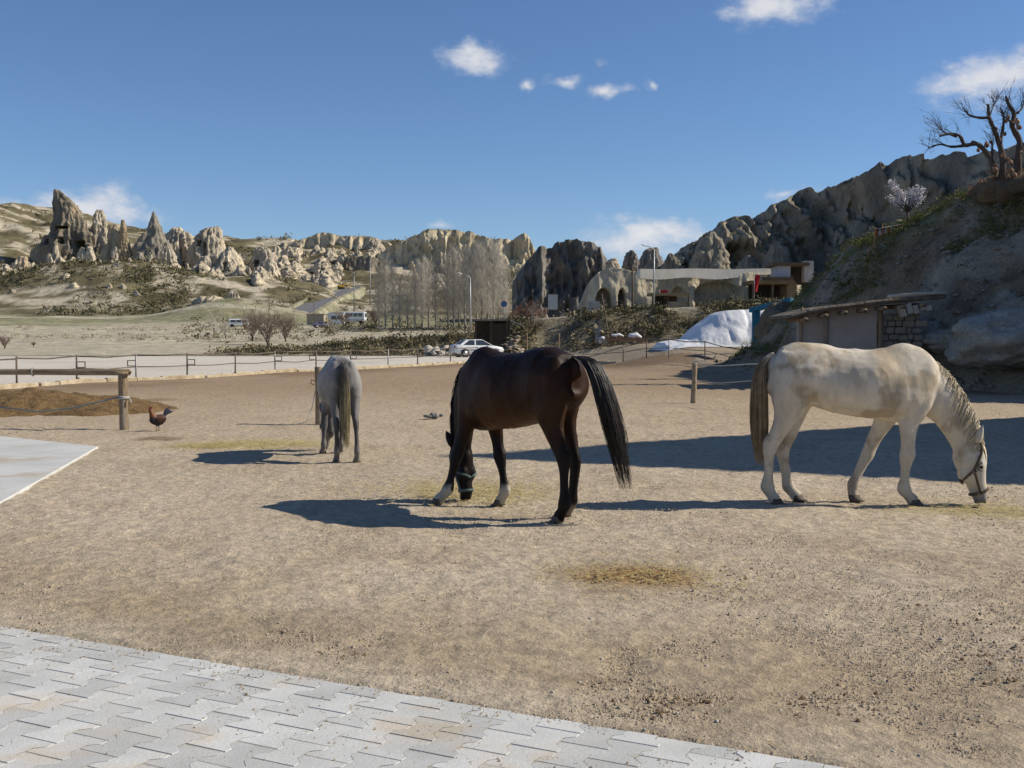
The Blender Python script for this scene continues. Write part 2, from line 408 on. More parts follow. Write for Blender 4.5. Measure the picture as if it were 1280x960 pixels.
# ------------------------------------------------------------------ clods, pebbles, straw
M_clod = mat('clod', (.44, .365, .265), (.31, .245, .17), 8, .95); M_peb = mat('pebble', (.50, .46, .40), (.34, .30, .25), 20, .85)
M_straw = mat('straw', (.46, .38, .17), (.36, .27, .12), 6, .9); M_dung = mat('dung', (.17, .11, .06), (.10, .065, .035), 30, .95, .004, 90)
_oct = np.array([(1, 0, 0), (0, 1, 0), (-1, 0, 0), (0, -1, 0), (0, 0, 1), (.7, .7, .6), (-.7, .7, .6), (-.7, -.7, .6), (.7, -.7, .6)], float)
_octf = [(0, 5, 8), (0, 1, 5), (1, 6, 5), (1, 2, 6), (2, 7, 6), (2, 3, 7), (3, 8, 7), (3, 0, 8), (4, 8, 5), (4, 5, 6), (4, 6, 7), (4, 7, 8)]
def bits(name, pts, size, m, flat=.6):
    n = len(pts); s = size * np.exp(np.clip(rng.normal(0, .5, n), -1, .95))
    V = _oct[None] * s[:, None, None] * (1 + rng.normal(0, .22, (n, 9, 1))) * np.array([1, 1, flat]) * (1 + rng.normal(0, .2, (n, 1, 3)))
    a = rng.uniform(0, 6.28, n); c_, s_ = np.cos(a)[:, None], np.sin(a)[:, None]
    V = np.stack([V[..., 0] * c_ - V[..., 1] * s_, V[..., 0] * s_ + V[..., 1] * c_, V[..., 2]], -1) + pts[:, None, :]
    F = np.array(_octf)[None] + (np.arange(n) * 9)[:, None, None]
    return tag(mesh_np(name, V.reshape(-1, 3), F.reshape(-1, 3), m, smooth=False), kind='stuff')
def yard_pts(n, ymin=4.2, ymax=40, seed=0):
    r = np.random.default_rng(seed); y = ymin * (ymax / ymin) ** (r.random(n) ** 1.15)
    x = r.uniform(-.5, .5, n) * y * 1.0
    v = (x - paveE.x) * paveV.x + (y - paveE.y) * paveV.y
    sc = G(122, 558)
    k = (v < -.03) & ~((x < sc.x + .2 - (sc.y - y) * .35 * -1) & (y > 9.5) & (y < 18) & (x < -4.9))
    return np.stack([x, y, ground_z(x, y) + .004], -1)[k]
def clump(p, n, gate, s):                 # keep the ones in noisy clusters
    return p[fbm(p[:, 0] * s, p[:, 1] * s, 0, 3, n) > gate]
def crumbs(name, pts, size, m):
    n = len(pts); s = size * np.exp(np.clip(rng.normal(0, .55, n), -1.2, 1.15)); a = rng.uniform(0, 6.28, n)[:, None] + np.array([0, 1.57, 3.14, 4.71]); r = s[:, None] * rng.uniform(.6, 1.4, (n, 4))
    V = np.concatenate([np.stack([np.cos(a) * r, np.sin(a) * r, np.full((n, 4), -.004)], -1), np.stack([rng.normal(0, .3, n) * s, rng.normal(0, .3, n) * s, s * rng.uniform(.5, 1.1, n)], -1)[:, None]], 1) + pts[:, None]
    F = np.array([(0, 1, 4), (1, 2, 4), (2, 3, 4), (3, 0, 4)])[None] + (np.arange(n) * 5)[:, None, None]
    return tag(mesh_np(name, V.reshape(-1, 3), F.reshape(-1, 3), m, smooth=False), kind='stuff')
tag(crumbs('clods', clump(yard_pts(60000, 4.2, 34, seed=1), 71, .08, 1.1), .0040, M_clod), 'brown clods trodden loose over the sandy yard', 'clods')
tag(crumbs('crumbs', yard_pts(62000, 4.2, 20, seed=12), .0031, M_clod), 'fine crumbs of earth all over the sandy yard', 'crumbs')
tag(bits('pebbles', yard_pts(4200, seed=2), .0040, M_peb), 'pale pebbles scattered over the sandy yard', 'pebbles')
tag(crumbs('dung_crumbs', np.concatenate([clump(yard_pts(13000, 4.2, 30, seed=3), 75, .46, .8), np.stack([rng.normal(G(805, 722).x, .3, 700), rng.normal(G(805, 722).y, .26, 700), np.full(700, .004)], -1), np.stack([rng.normal(G(875, 885).x, .22, 160), rng.normal(G(875, 885).y, .10, 160), np.full(160, .004)], -1)]), .0052, M_dung), 'dark dung crumbs scattered over the sandy yard', 'dung')
def grit():
    r = np.random.default_rng(8); u = r.uniform(-.6, 5.2, 5200); v = np.abs(r.normal(0, 1, 5200)) ** 1.6 * .35; p = np.array([paveE[:]] * 5200) + np.outer(u, paveU) + np.outer(v, paveV); p[:, 2] = .0125
    k = fbm(p[:, 0] * 3, p[:, 1] * 3, 0, 3, 19) > -.05; tag(crumbs('paving_grit', p[k], .0032, mat('grit', (.40, .33, .24), (.26, .21, .15), 30, .95)), 'sandy grit spilled over the paving edge', 'grit')
grit()
def straws(name, centers, label):
    V = []; F = []
    for (c, rx, ry, n, L) in centers:
        for k in range(n):
            x = c.x + random.gauss(0, rx); y = c.y + random.gauss(0, ry); a = random.uniform(0, 6.28); l = L * random.uniform(.4, 1.2); w = .0022
            z = ground_z(x, y) + random.uniform(.006, .03); d = Vector((math.cos(a), math.sin(a), random.uniform(-.25, .25))) * l / 2; q = Vector((-math.sin(a), math.cos(a), 0)) * w
            p = Vector((x, y, float(z))); b = len(V); V += [p - d - q, p + d - q, p + d + q, p - d + q, p + Vector((0, 0, w * 1.5))]
            F += [(b, b + 1, b + 4), (b + 1, b + 2, b + 4), (b + 2, b + 3, b + 4), (b + 3, b, b + 4)]
    o = mesh_np(name, [tuple(v) for v in V], F, M_straw, smooth=False); tag(o, label, 'straw', kind='stuff')
straws('straw_scatter', [(G(585, 615), .5, .5, 2000, .10), (G(330, 556), .6, .38, 1600, .11), (G(270, 558), .32, .2, 900, .11), (G(1240, 638), .45, .3, 450, .1), (G(805, 722), .34, .28, 900, .05), (G(900, 600), 3, 3, 260, .1)],
       'yellow straw strewn where the horses feed')
# hoof-kicked dung lumps by the far post line (small dark heap behind the grey horse)
def manure_heap():
    c = G(20, 512); xs = np.linspace(-4.2, 4.2, 150); ys = np.linspace(-3.0, 3.0, 110); X, Y = np.meshgrid(xs, ys, indexing='ij')
    d = np.sqrt((X / 4.0) ** 2 + (Y / 2.7) ** 2) + fbm(X * .7, Y * .7, 0, 3, 4) * .22
    Z = .62 * sst(1.0, .15, d) * (.8 + .3 * fbm(X * .8, Y * .8, 2, 3, 5)) + (fbm(X * 3, Y * 3, 0, 4, 6) * .06 + np.abs(fbm(X * 9, Y * 9, 0, 2, 8)) * .05) * sst(1.0, .8, d) - .12 * sst(.82, 1.0, d) - .015
    o = mesh_np('manure_heap', np.stack([X, Y, Z], -1).reshape(-1, 3), grid_faces(150, 110), mat('manure', (.13, .08, .038), (.215, .14, .06), 6, .95, .05, 18, c3=(.10, .065, .03), s3=.4, fine=.4, fscale=40), loc=(c.x, c.y, 0))
    tag(o, 'low brown heap of straw manure behind the log rail', 'manure heap')
manure_heap()
# ================================================================== HORSES
def catmull(S, k=5):
    S = np.asarray(S, float); n = len(S); out = []
    for i in range(n - 1):
        p0, p1, p2, p3 = S[max(i - 1, 0)], S[i], S[i + 1], S[min(i + 2, n - 1)]
        for t in np.arange(k) / k:
            out.append(.5 * ((2 * p1) + (-p0 + p2) * t + (2 * p0 - 5 * p1 + 4 * p2 - p3) * t * t + (-p0 + 3 * p1 - 3 * p2 + p3) * t ** 3))
    out.append(S[-1]); return np.array(out)
def loft(mb, S, n=22, k=5):
    """rows: x, y, z, a (half depth in the body plane), b (half width), egg"""
    S = catmull(S, k); T = np.gradient(S[:, :3], axis=0); rings = []
    ph = np.linspace(0, 2 * math.pi, n, endpoint=False)
    for s, t in zip(S, T):
        l = math.hypot(t[0], t[2]) or 1; na = np.array([-t[2] / l, 0, t[0] / l])
        c, q = np.cos(ph), np.sin(ph); w = s[4] * (1 - s[5] * np.clip(c, -1, 1))
        rings.append(s[:3] + np.outer(c * s[3], na) + np.outer(q * w, [0, 1, 0]))
    V = np.concatenate(rings); m = len(S); fs = []
    for i in range(m - 1):
        for j in range(n): fs.append((i * n + j, i * n + (j + 1) % n, (i + 1) * n + (j + 1) % n, (i + 1) * n + j))
    fs += [tuple(range(n - 1, -1, -1)), tuple(range((m - 1) * n, m * n))]
    mb.add(V.tolist(), fs); return S
def U(zx, zy): return ((zx - 500) / 484.6, (830 - zy) / 484.6)   # profile sheet units -> metres
K = 1 / 484.6
BODY = [(150, 165, 232, .05, .0), (158, 132, 268, .13, .02), (172, 106, 304, .195, .06), (186, 96, 322, .228, .1), (205, 86, 338, .25, .12), (265, 67, 362, .275, .14), (330, 60, 366, .28, .16), (400, 70, 378, .268, .15), (470, 84, 400, .285, .10),
        (560, 94, 422, .305, .06), (640, 96, 432, .305, .08), (715, 84, 440, .282, .2), (780, 68, 446, .25, .34), (840, 86, 442, .225, .30), (885, 122, 425, .195, .1), (922, 170, 395, .14, .0)]
HIND = [(262, 110, 60, .05), (257, 180, 90, .115), (254, 265, 102, .145), (244, 345, 88, .128), (226, 410, 62, .092), (205, 462, 45, .068), (181, 510, 37, .053), (158, 543, 39, .050), (152, 575, 33, .044), (150, 625, 22.5, .032), (148, 690, 21.5, .031), (145, 728, 28, .039), (146, 748, 32, .043), (158, 776, 23.5, .035), (172, 796, 25, .040), (182, 812, 28, .044)]
FORE = [(842, 250, 78, .07), (832, 320, 84, .095), (812, 390, 66, .088), (800, 440, 50, .072), (796, 500, 39, .058), (795, 550, 32, .047), (793, 592, 36, .053), (789, 622, 29, .043), (786, 660, 21.5, .031), (783, 705, 20.5, .030), (780, 736, 28, .039), (782, 756, 31, .042), (797, 780, 23, .035), (814, 798, 25, .040), (826, 812, 28, .045)]
FAR_HIND = [(285, 115, 60, .05), (290, 200, 88, .115), (300, 280, 92, .14), (300, 350, 76, .115), (288, 415, 55, .084), (272, 470, 43, .064), (252, 525, 36, .052), (238, 565, 34, .046), (240, 605, 27, .039), (249, 650, 23, .033), (257, 695, 22.5, .033), (262, 730, 26, .037), (266, 748, 28, .039), (281, 770, 24, .035), (298, 786, 25, .040), (308, 800, 28, .044)]
FAR_FORE = [(770, 270, 70, .07), (752, 350, 74, .090), (722, 420, 56, .082), (698, 468, 44, .066), (672, 515, 36, .054), (652, 560, 31, .047), (638, 598, 31, .047), (622, 630, 25, .039), (604, 668, 21.5, .032), (588, 702, 21.5, .032), (576, 730, 26, .036), (572, 750, 26, .037), (570, 770, 22, .034), (573, 785, 22, .037), (576, 797, 24, .040)]
NECK_W = [(800, 235, 150, .16, .15), (870, 270, 122, .15, .1), (938, 320, 104, .125, .05), (995, 385, 90, .102, .05), (1035, 450, 80, .088, .05), (1062, 510, 74, .082, .0), (1080, 560, 66, .08, 0)]
HEAD_W = [(1066, 522, 54, .075, 0), (1085, 570, 74, .095, -.05), (1096, 620, 74, .104, -.08), (1108, 668, 62, .094, .0), (1121, 712, 48, .076, .05), (1132, 750, 41, .063, .05), (1138, 776, 39, .060, 0), (1141, 796, 33, .053, 0), (1141, 810, 24, .041, 0), (1140, 819, 11, .024, 0)]

def make_horse(name, label, loc, rz, scale, neck, head, legs, coat, mats, tail, mane_side, mane_n, bend=0.0, halter=None, tail_fn=None, neck_bend=None, belly=0):
    root = empty(name, loc, rz, label, 'horse'); root.scale = (scale,) * 3
    def B(v):                            # sideways turn of neck and head
        if not neck_bend: return Vector(v)
        v = Vector(v); x0, y0, ang_ = neck_bend; t = max(0, min(1, (v.x - x0) / .7)); t = t * t * (3 - 2 * t); a = ang_ * t
        q = Vector((v.x - x0, v.y, v.z)); return Vector((x0 + q.x * math.cos(a) - q.y * math.sin(a), q.x * math.sin(a) + q.y * math.cos(a), v.z))
    mb = MB(); bl = lambda x: belly * float(sst(190, 330, x) * sst(920, 840, x))
    loft(mb, [(*((x - 500) * K,), 0, (830 - (t + b + bl(x)) / 2) * K, (b + bl(x) - t) / 2 * K, w, e) for (x, t, b, w, e) in BODY], 28)
    def sag(S, y=0.0): return [(U(x, z)[0], y, U(x, z)[1], a * K, b, e) for (x, z, a, b, e) in S]
    loft(mb, sag(neck), 24); HS = loft(mb, sag(head), 24)
    loft(mb, [(U(x, z)[0], 0, U(x, z)[1], a * K, b, 0) for (x, z, a, b) in [(185, 135, 30, .035), (158, 142, 24, .028), (140, 168, 20, .024), (132, 205, 16, .02)]], 12)
    hooves = []
    for (tmpl, y0, y1, dx, dz, dy) in legs:
        S = []; ztop = tmpl[0][1]; zb = tmpl[-1][1]
        for (x, z, a, b) in tmpl:
            f = (z - ztop) / (zb - ztop); f2 = max(0, (f - .12) / .88)
            S.append((U(x, z)[0] + dx * f2, y0 + (y1 - y0) * min(1, f * 2.2) + dy * f2, U(x, z)[1] + dz * f2, a * K * (1.12 if f > .5 else 1.04), b * (1.12 if f > .5 else 1.06), 0))
        loft(mb, S, 16, 4); hooves.append((S[-3], S[-1]))
    # muscle masses: shoulder, haunch, cheeks
    for s in (-1, 1):
        x, z = U(830, 240); mb.ell((x, .105 * s, z), (.12, .085, .27), 14, 10, Matrix.Rotation(R(-22), 3, 'Y'))
    for s in (-1, 1):                    # cheeks, brows and the soft swell of the muzzle
        h_ = HS[int(.36 * (len(HS) - 1))]; g = HS[int(.5 * (len(HS) - 1))] - HS[int(.25 * (len(HS) - 1))]; l = math.hypot(g[0], g[2]); na = np.array([-g[2] / l, 0, g[0] / l])
        mb.ell(tuple(h_[:3] - na * h_[3] * .42 + np.array([0, .052 * s, 0])), (.088, .05, .10), 14, 10); h2 = HS[int(.27 * (len(HS) - 1))]; mb.ell(tuple(h2[:3] + na * h2[3] * .48 + np.array([0, .078 * s, 0])), (.034, .026, .045), 12, 8)
        h3 = HS[int(.86 * (len(HS) - 1))]; mb.ell(tuple(h3[:3] + na * h3[3] * .45 + np.array([0, .036 * s, 0])), (.034, .028, .042), 12, 8)
    h4 = HS[int(.9 * (len(HS) - 1))]; mb.ell(tuple(h4[:3] - na * h4[3] * .55), (.03, .035, .032), 12, 8)
    mb.v = [tuple(B(v)) for v in mb.v]
    me = bpy.data.meshes.new('body'); me.from_pydata(mb.v, [], mb.f); me.update()
    bm = bmesh.new(); bm.from_mesh(me); bmesh.ops.recalc_face_normals(bm, faces=bm.faces); bm.to_mesh(me); bm.free()
    tmp = bpy.data.objects.new('tmp', me); col.objects.link(tmp)
    rm = tmp.modifiers.new('r', 'REMESH'); rm.mode = 'VOXEL'; rm.voxel_size = .0145
    sm = tmp.modifiers.new('s', 'SMOOTH'); sm.iterations = 6; sm.factor = .5
    dg = bpy.context.evaluated_depsgraph_get(); me2 = bpy.data.meshes.new_from_object(tmp.evaluated_get(dg)); bpy.data.objects.remove(tmp); me2.name = 'body'
    n = len(me2.vertices); V = np.zeros(n * 3, np.float32); me2.vertices.foreach_get('co', V); V = V.reshape(-1, 3)
    Nn = np.zeros(n * 3, np.float32); me2.vertices.foreach_get('normal', Nn); Nn = Nn.reshape(-1, 3)
    x, y, z = V.T
    hi = sst(.35, .6, z)
    d = (fbm(x * 3.5, y * 3.5, z * 3.5, 3, 4) * .010 + np.abs(vn(x * 6, y * 6, z * 2.6, 17)) * -.008) * hi + fbm(x * 14, y * 14, z * 9, 2, 8) * .0030 - np.maximum(0, np.abs(vn(x * 4.2 + 7, y * 5, z * 3.4, 31)) - .0) ** .5 * .007 * hi + rdg(x * 5.5, y * 3, z * 2.2 + x * 1.5, 2, 41) * .003 * hi
    V += Nn * d[:, None]; me2.vertices.foreach_set('co', V.ravel())
    C = coat(x, y, z)
    at = me2.color_attributes.new('tint', 'FLOAT_COLOR', 'POINT'); c4 = np.ones((n, 4), np.float32); c4[:, :3] = C; at.data.foreach_set('color', c4.ravel())
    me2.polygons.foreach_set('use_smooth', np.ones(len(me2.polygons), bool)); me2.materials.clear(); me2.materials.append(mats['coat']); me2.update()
    link(bpy.data.objects.new('body', me2), root)
    # hooves
    for (fet, last) in hooves:
        hb = MB(); p = Vector(last[:3]); q = Vector(fet[:3]); f = Vector((p.x - q.x, 0, 0)); f = f.normalized() if f.length > .01 else Vector((1, 0, 0))
        z0 = max(.0, p.z - .075)
        rings = []
        for (zz, r, ox) in ((p.z + .02, .056, -.004), (p.z - .015, .062, .006), (z0, .076, .028)):
            rings.append([(p.x + f.x * ox + r * 1.12 * math.cos(t) * (1.0 if math.cos(t) > 0 else .78), p.y + r * .92 * math.sin(t), zz) for t in np.linspace(0, 2 * math.pi, 16, endpoint=False)])
        vs = sum(rings, []); fs = [tuple(range(32, 48)), tuple(range(15, -1, -1))]
        for r_ in range(2):
            for k in range(16): fs.append((r_ * 16 + k, r_ * 16 + (k + 1) % 16, r_ * 16 + 16 + (k + 1) % 16, r_ * 16 + 16 + k))
        hb.add(vs, fs); hb.build('hoof', mats['hoof'], root, True)
    # head surface
    def hs(t, phi, k=1.0):
        f = t * (len(HS) - 1); i = min(int(f), len(HS) - 2); s = HS[i] + (HS[i + 1] - HS[i]) * (f - i); g = HS[min(i + 2, len(HS) - 1)] - HS[max(i - 1, 0)]
        l = math.hypot(g[0], g[2]); na = Vector((-g[2] / l, 0, g[0] / l))
        return B(Vector(s[:3]) + na * (math.cos(phi) * s[3] * k) + Vector((0, math.sin(phi) * s[4] * k * (1 - s[5] * math.cos(phi)), 0)))
    for s in (-1, 1):
        eb = MB(); p = hs(.30, s * R(62), 1.03); eb.ell(p, (.019, .015, .017), 12, 8); eo = eb.build('eye', M_eye, root, True)
        lb = MB(); lb.tube([hs(.30 + .045 * math.cos(a), s * R(62 + 15 * math.sin(a)), 1.10) for a in np.linspace(-.3, math.pi + .3, 9)], .005, 6); lb.build('eyelid', mats['lid'], eo, True)
        nb = MB(); p = hs(.875, s * R(42), .98); nb.ell(p, (.013, .013, .026), 10, 7, Matrix.Rotation(R(-20), 3, 'Y')); nb.build('nostril', M_dark_skin, root, True)
        # ear: a cupped leaf
        ear = MB(); b0 = hs(.07, s * R(40), .86); b1 = hs(.17, s * R(40), .86); ax = (b0 - b1).normalized(); ax = (ax * .7 + Vector((.40, s * .40, .40))).normalized()
        side = ax.cross(Vector((1, 0, 0))).normalized(); fwd = side.cross(ax)
        rows = []; Lr = .185
        for t in np.linspace(0, 1, 8):
            w = .042 * (math.sin(math.pi * min(1, .22 + t * .78)) ** .8) + .002
            rows.append([b0 + ax * (t * Lr) + side * (w * math.sin(a)) - fwd * (w * .95 * math.cos(a)) + fwd * .01 * t for a in np.linspace(-2.1, 2.1, 9)])
        vs = sum(rows, []); fs = [(i * 9 + k, i * 9 + k + 1, i * 9 + 10 + k, i * 9 + 9 + k) for i in range(7) for k in range(8)]
        ear.add(vs, fs); eo = ear.build('ear', mats['ear'], root, True); so = eo.modifiers.new('t', 'SOLIDIFY'); so.thickness = .007
    mo = MB(); mo.tube([hs(.955, s, 1.01) for s in np.linspace(R(120), R(240), 9)], .0035, 5); mo.build('mouth', M_dark_skin, root, True)
    # hair
    def strands(name, S, m, cf=None):
        V = []; F = []; CC = []
        for (pts, wd) in S:
            b = len(V); k = len(pts)
            for i, p in enumerate(pts):
                p = Vector(p); t = Vector(pts[min(i + 1, k - 1)]) - Vector(pts[max(i - 1, 0)]); t = t.normalized() if t.length > 1e-6 else Vector((0, 0, -1))
                a = t.orthogonal().normalized(); c = t.cross(a); r = wd * (1 - .75 * (i / (k - 1)) ** 1.5)
                sv = random.uniform(.7, 1.25) if i == 0 else sv
                for q in range(3): V.append(p + (a * math.cos(q * 2.094) + c * math.sin(q * 2.094)) * r); CC.append([u_ * sv for u_ in (cf(i / (k - 1)) if cf else (1, 1, 1))])
            for i in range(k - 1):
                for q in range(3): F.append((b + i * 3 + q, b + i * 3 + (q + 1) % 3, b + i * 3 + 3 + (q + 1) % 3, b + i * 3 + 3 + q))
        return mesh_np(name, [tuple(v) for v in V], F, m, root, True, colors=np.array(CC))
    # tail
    S = []
    path = [Vector(p) for p in tail]
    pc = catmull([tuple(p) for p in path], 2)
    for k in range(800):
        a = random.uniform(0, 6.283); r0 = random.random() ** .5
        end = random.uniform(.62, 1.0) if random.random() < .8 else random.uniform(.35, .7)
        tt = np.linspace(0, end, 9); pts = []; ix = np.linspace(0, 1, len(pc))
        ca, sa = math.cos(a), math.sin(a); wob = random.uniform(0, 6)
        for t in tt:
            spread = tail_fn(t) * r0
            pts.append(Vector([float(np.interp(t, ix, pc[:, q])) for q in range(3)]) + Vector((ca * spread * .8 + .008 * math.sin(wob + t * 5), sa * spread + .008 * math.cos(wob + t * 4), random.gauss(0, .002))))
        S.append((pts, random.uniform(.002, .006)))
    strands('tail', S, mats['tail'], mats.get('tail_c'))
    # mane along the crest
    NS = catmull(sag(neck), 6); crest = []
    for i in range(len(NS)):
        g = NS[min(i + 1, len(NS) - 1)] - NS[max(i - 1, 0)]; l = math.hypot(g[0], g[2]); na = Vector((-g[2] / l, 0, g[0] / l)); crest.append((Vector(NS[i][:3]), na, NS[i][3], NS[i][4]))
    S = []
    for k in range(mane_n):
        f = .16 + .84 * random.random(); f *= (len(crest) - 1); i = min(int(f), len(crest) - 2); u = f - i
        c0 = crest[i][0].lerp(crest[i + 1][0], u); na = crest[i][1].lerp(crest[i + 1][1], u).normalized(); a = crest[i][2] + (crest[i + 1][2] - crest[i][2]) * u; b = crest[i][3] + (crest[i + 1][3] - crest[i][3]) * u
        side = (mane_side if random.random() < .8 else -mane_side) * random.uniform(.55, 1.1)
        Lh = random.uniform(.05, .24) * (1.0 if f / len(crest) > .35 else .7); pts = []
        ph0 = random.uniform(-.12, .12); drop = Vector((random.gauss(.03, .03), 0, -1))
        for t in np.linspace(0, 1, 7):
            ph = ph0 + side * min(1.25, t * Lh / (.5 * (a + b)) * .95); k_ = 1.035 + .05 * math.sin(t * 3)
            base = c0 + na * (a * math.cos(ph) * k_) + Vector((0, b * math.sin(ph) * k_, 0))
            pts.append(B(base + Vector((0, 0, -.55 * Lh * t * t)) + Vector((.030 * t * math.sin(k * 1.7) + .012 * math.sin(k + t * 5), .010 * math.sin(k * 2.3 + t * 4), .012 * math.sin(k * .9) * t))))
        S.append((pts, random.uniform(.003, .0065)))
    for k in range(max(30, mane_n // 12)):    # forelock
        s = random.uniform(-.5, .5); S.append(([hs(.04 + t * .26 + .02 * random.random(), s * (1 - .2 * t), .985) for t in np.linspace(0, 1, 6)], .005))
    strands('mane', S, mats['mane'])
    if halter:
        def ring(t0, t1, k=1.05): return [hs(t0 + (t1 - t0) * (.5 - .5 * math.cos(a)), a, k) for a in np.linspace(0, 2 * math.pi, 33)]
        hb = MB(); hb.tube(ring(.60, .66), .015, 6, False)
        for s in (-1, 1):
            hb.tube([hs(.615 - .30 * t, s * R(88 + 4 * t), 1.06) for t in np.linspace(0, 1, 8)], .0135, 6)
            hb.tube([hs(.315 - .30 * t, s * R(92 - 70 * t), 1.06) for t in np.linspace(0, 1, 9)], .0135, 6)
            hb.tube([hs(.315 + .13 * t, s * R(92 + 85 * t), 1.06 + .22 * math.sin(min(1, t * 1.3) * math.pi * .6)) for t in np.linspace(0, 1, 9)], .0135, 6)
        ho = hb.build('halter', halter, root, True)
        for s in (-1, 1):
            for t in (.315, .625):
                rb = MB(); c = hs(t, s * R(90), 1.09); rb.tube([c + Vector((.024 * math.cos(a), .004 * s, .024 * math.sin(a))) for a in np.linspace(0, 2 * math.pi, 13)], .0045, 6, False); rb.build('ring', M_steel, ho, True)
    return root, hs
M_eye = mat('horse_eye', (.010, .007, .006), rough=.4, spec=.15); M_dark_skin = mat('dark_skin', (.03, .026, .025), rough=.7)
M_steel = mat('dull_steel', (.35, .34, .33), (.22, .21, .2), 30, .45, metal=.9)
def coat_mat(n, sheen=.08, rough=.68, bump=.0035): return mat(n, (.86, .86, .86), (1.1, 1.1, 1.1), 9, rough, bump, 90, tint=True, spec=.12, fine=.10, fscale=140, stretch=(1, 1, .45), sheen=sheen)
def lerp3(a, b, t): return np.asarray(a)[None] * (1 - t[:, None]) + np.asarray(b)[None] * t[:, None]
def over(C, c, m): return C * (1 - m[:, None]) + np.asarray(c)[None] * m[:, None]

# ---- white horse
def coat_white(x, y, z):
    C = np.ones((len(x), 3)) * (.57, .50, .395)
    n1 = fbm(x * 2.2, y * 2.2, z * 2.2, 4, 5); n2 = fbm(x * 5, y * 5, z * 5, 4, 9); n3 = fbm(x * 9 + 3, y * 9, z * 9, 3, 12)
    C = over(C, (.68, .615, .505), sst(0, .5, -n1) * .6)
    C = over(C, (.42, .315, .19), sst(-.05, .38, n1 + .3 * n2) * .75 * sst(.9, 1.25, z) * sst(.75, .3, x))      # rolled-in dirt on the back
    C = over(C, (.43, .32, .19), sst(.12, .4, n2) * .55 * sst(1.1, 1.4, z) * sst(.5, -.2, x))
    C = over(C, (.33, .255, .165), sst(.08, .42, n2) * .7)
    C = over(C, (.36, .29, .20), sst(.28, .5, n3) * .6 * sst(.75, .5, z))
    C = over(C, (.30, .235, .165), sst(.62, .10, z) * (.30 + .5 * sst(-.1, .4, n2)) * (x < .95))
    C = over(C, (.26, .20, .13), sst(.15, .4, n3 + .2) * sst(.70, .62, z) * sst(.52, .6, z) * .5 * (x < .3))
    C = over(C, (.13, .12, .12), sst(.13, .04, z) * (x > 1.1)); C = over(C, (.60, .56, .51), (x > 1.25) * sst(.12, .5, z) * .5)
    C = over(C, (.24, .215, .20), sst(.24, .10, z) * (x > 1.1) * .6)
    return C
mw = {'coat': coat_mat('white_coat'), 'hoof': mat('dark_hoof', (.075, .058, .045), (.14, .11, .085), 14, .7, .002, 60), 'lid': mat('grey_lid', (.10, .085, .075), rough=.7),
      'ear': mat('white_ear', (.55, .50, .44), (.42, .37, .31), 20, .8), 'tail': mat('flaxen_tail', (.8, .8, .8), (1.2, 1.2, 1.2), 9, .6, spec=.25, tint=True), 'tail_c': lambda t: tuple(np.array([np.interp(t, [0, .08, .22, .6, 1], c_) for c_ in ((.58, .50, .26, .30, .40), (.53, .44, .20, .225, .30), (.45, .36, .145, .14, .175))])), 'mane': mat('cream_mane', (.72, .63, .47), (.52, .42, .27), 22, .6, spec=.25, tint=True)}
legs_w = [(HIND, -.12, -.135, 0, 0, 0), (FAR_HIND, .12, .135, 0, 0.0, 0), (FORE, -.10, -.12, 0, 0, 0), (FAR_FORE, .10, .12, 0, .0, 0)]
# the sheet puts the off-side feet higher only because they stand farther away: set them on the ground
def drop(t, z1):
    zt, zb = t[0][1], t[-1][1]; return [(x, zt + (z - zt) * (z1 - zt) / (zb - zt), a, b) for (x, z, a, b) in t]
legs_w[1] = (drop(FAR_HIND, 812),) + legs_w[1][1:]; legs_w[3] = (drop(FAR_FORE, 808),) + legs_w[3][1:]
tail_w = [(U(172, 128)[0], 0, U(172, 128)[1]), (U(134, 150)[0], 0, U(134, 150)[1]), (U(112, 230)[0], -.01, U(112, 230)[1]), (U(110, 330)[0], -.01, U(110, 330)[1]), (U(112, 440)[0], 0, U(112, 440)[1]), (U(118, 560)[0], .0, U(118, 560)[1]), (U(128, 655)[0], 0, U(128, 655)[1])]
gw = G(1055, 631)
leather = mat('tan_leather', (.12, .09, .055), (.08, .06, .04), 30, .7, .001, 90)
make_horse('horse', 'white horse grazing on the right in a brown halter', (gw.x, gw.y + .12, 0), R(-3), .985, NECK_W, HEAD_W, legs_w, coat_white, mw, tail_w, -1, 950,
           halter=leather, tail_fn=lambda t: .014 + .095 * math.sin(min(1, t * 1.25) * math.pi * .62) * (1 if t < .75 else 1 - (t - .75) * 1.6), neck_bend=(.75, 0, R(-7)))

# ---- bay horse
def coat_bay(x, y, z):
    n1 = fbm(x * 2, y * 2, z * 2, 4, 25); n2 = fbm(x * 6, y * 6, z * 6, 3, 29)
    C = np.ones((len(x), 3)) * (.027, .0115, .006)
    C = over(C, (.058, .0215, .0088), sst(-.2, .5, n1) * .7 * sst(.65, .95, z))
    C = over(C, (.090, .042, .018), sst(1.12, .78, z) * sst(.68, .80, z) * .8 * (np.abs(x + .05) < .45))
    C = over(C, (.048, .024, .011), sst(-.45, -.62, x) * sst(.75, .9, z) * sst(1.25, 1.0, z) * .45)
    C = over(C, (.012, .0085, .0075), sst(.78, .58, z)); C = over(C, (.015, .010, .008), sst(1.3, 1.5, z) * .7)
    C = over(C, (.013, .009, .008), sst(.75, .95, x) * sst(.25, .4, z))
    sock = sst(.225, .17, z + n2 * .04) * (x > .25) * (x < 2) * (np.abs(y - .18) + np.abs(x - .92) * 0 > -1)
    C = over(C, (.40, .35, .28), sock * (z < .3) * (((x - .95) ** 2 + (y - .34) ** 2 < .045) | (x < .62))); C = over(C, (.20, .16, .12), sst(.15, .09, z) * (x < -.2) * (y < 0))
    return C
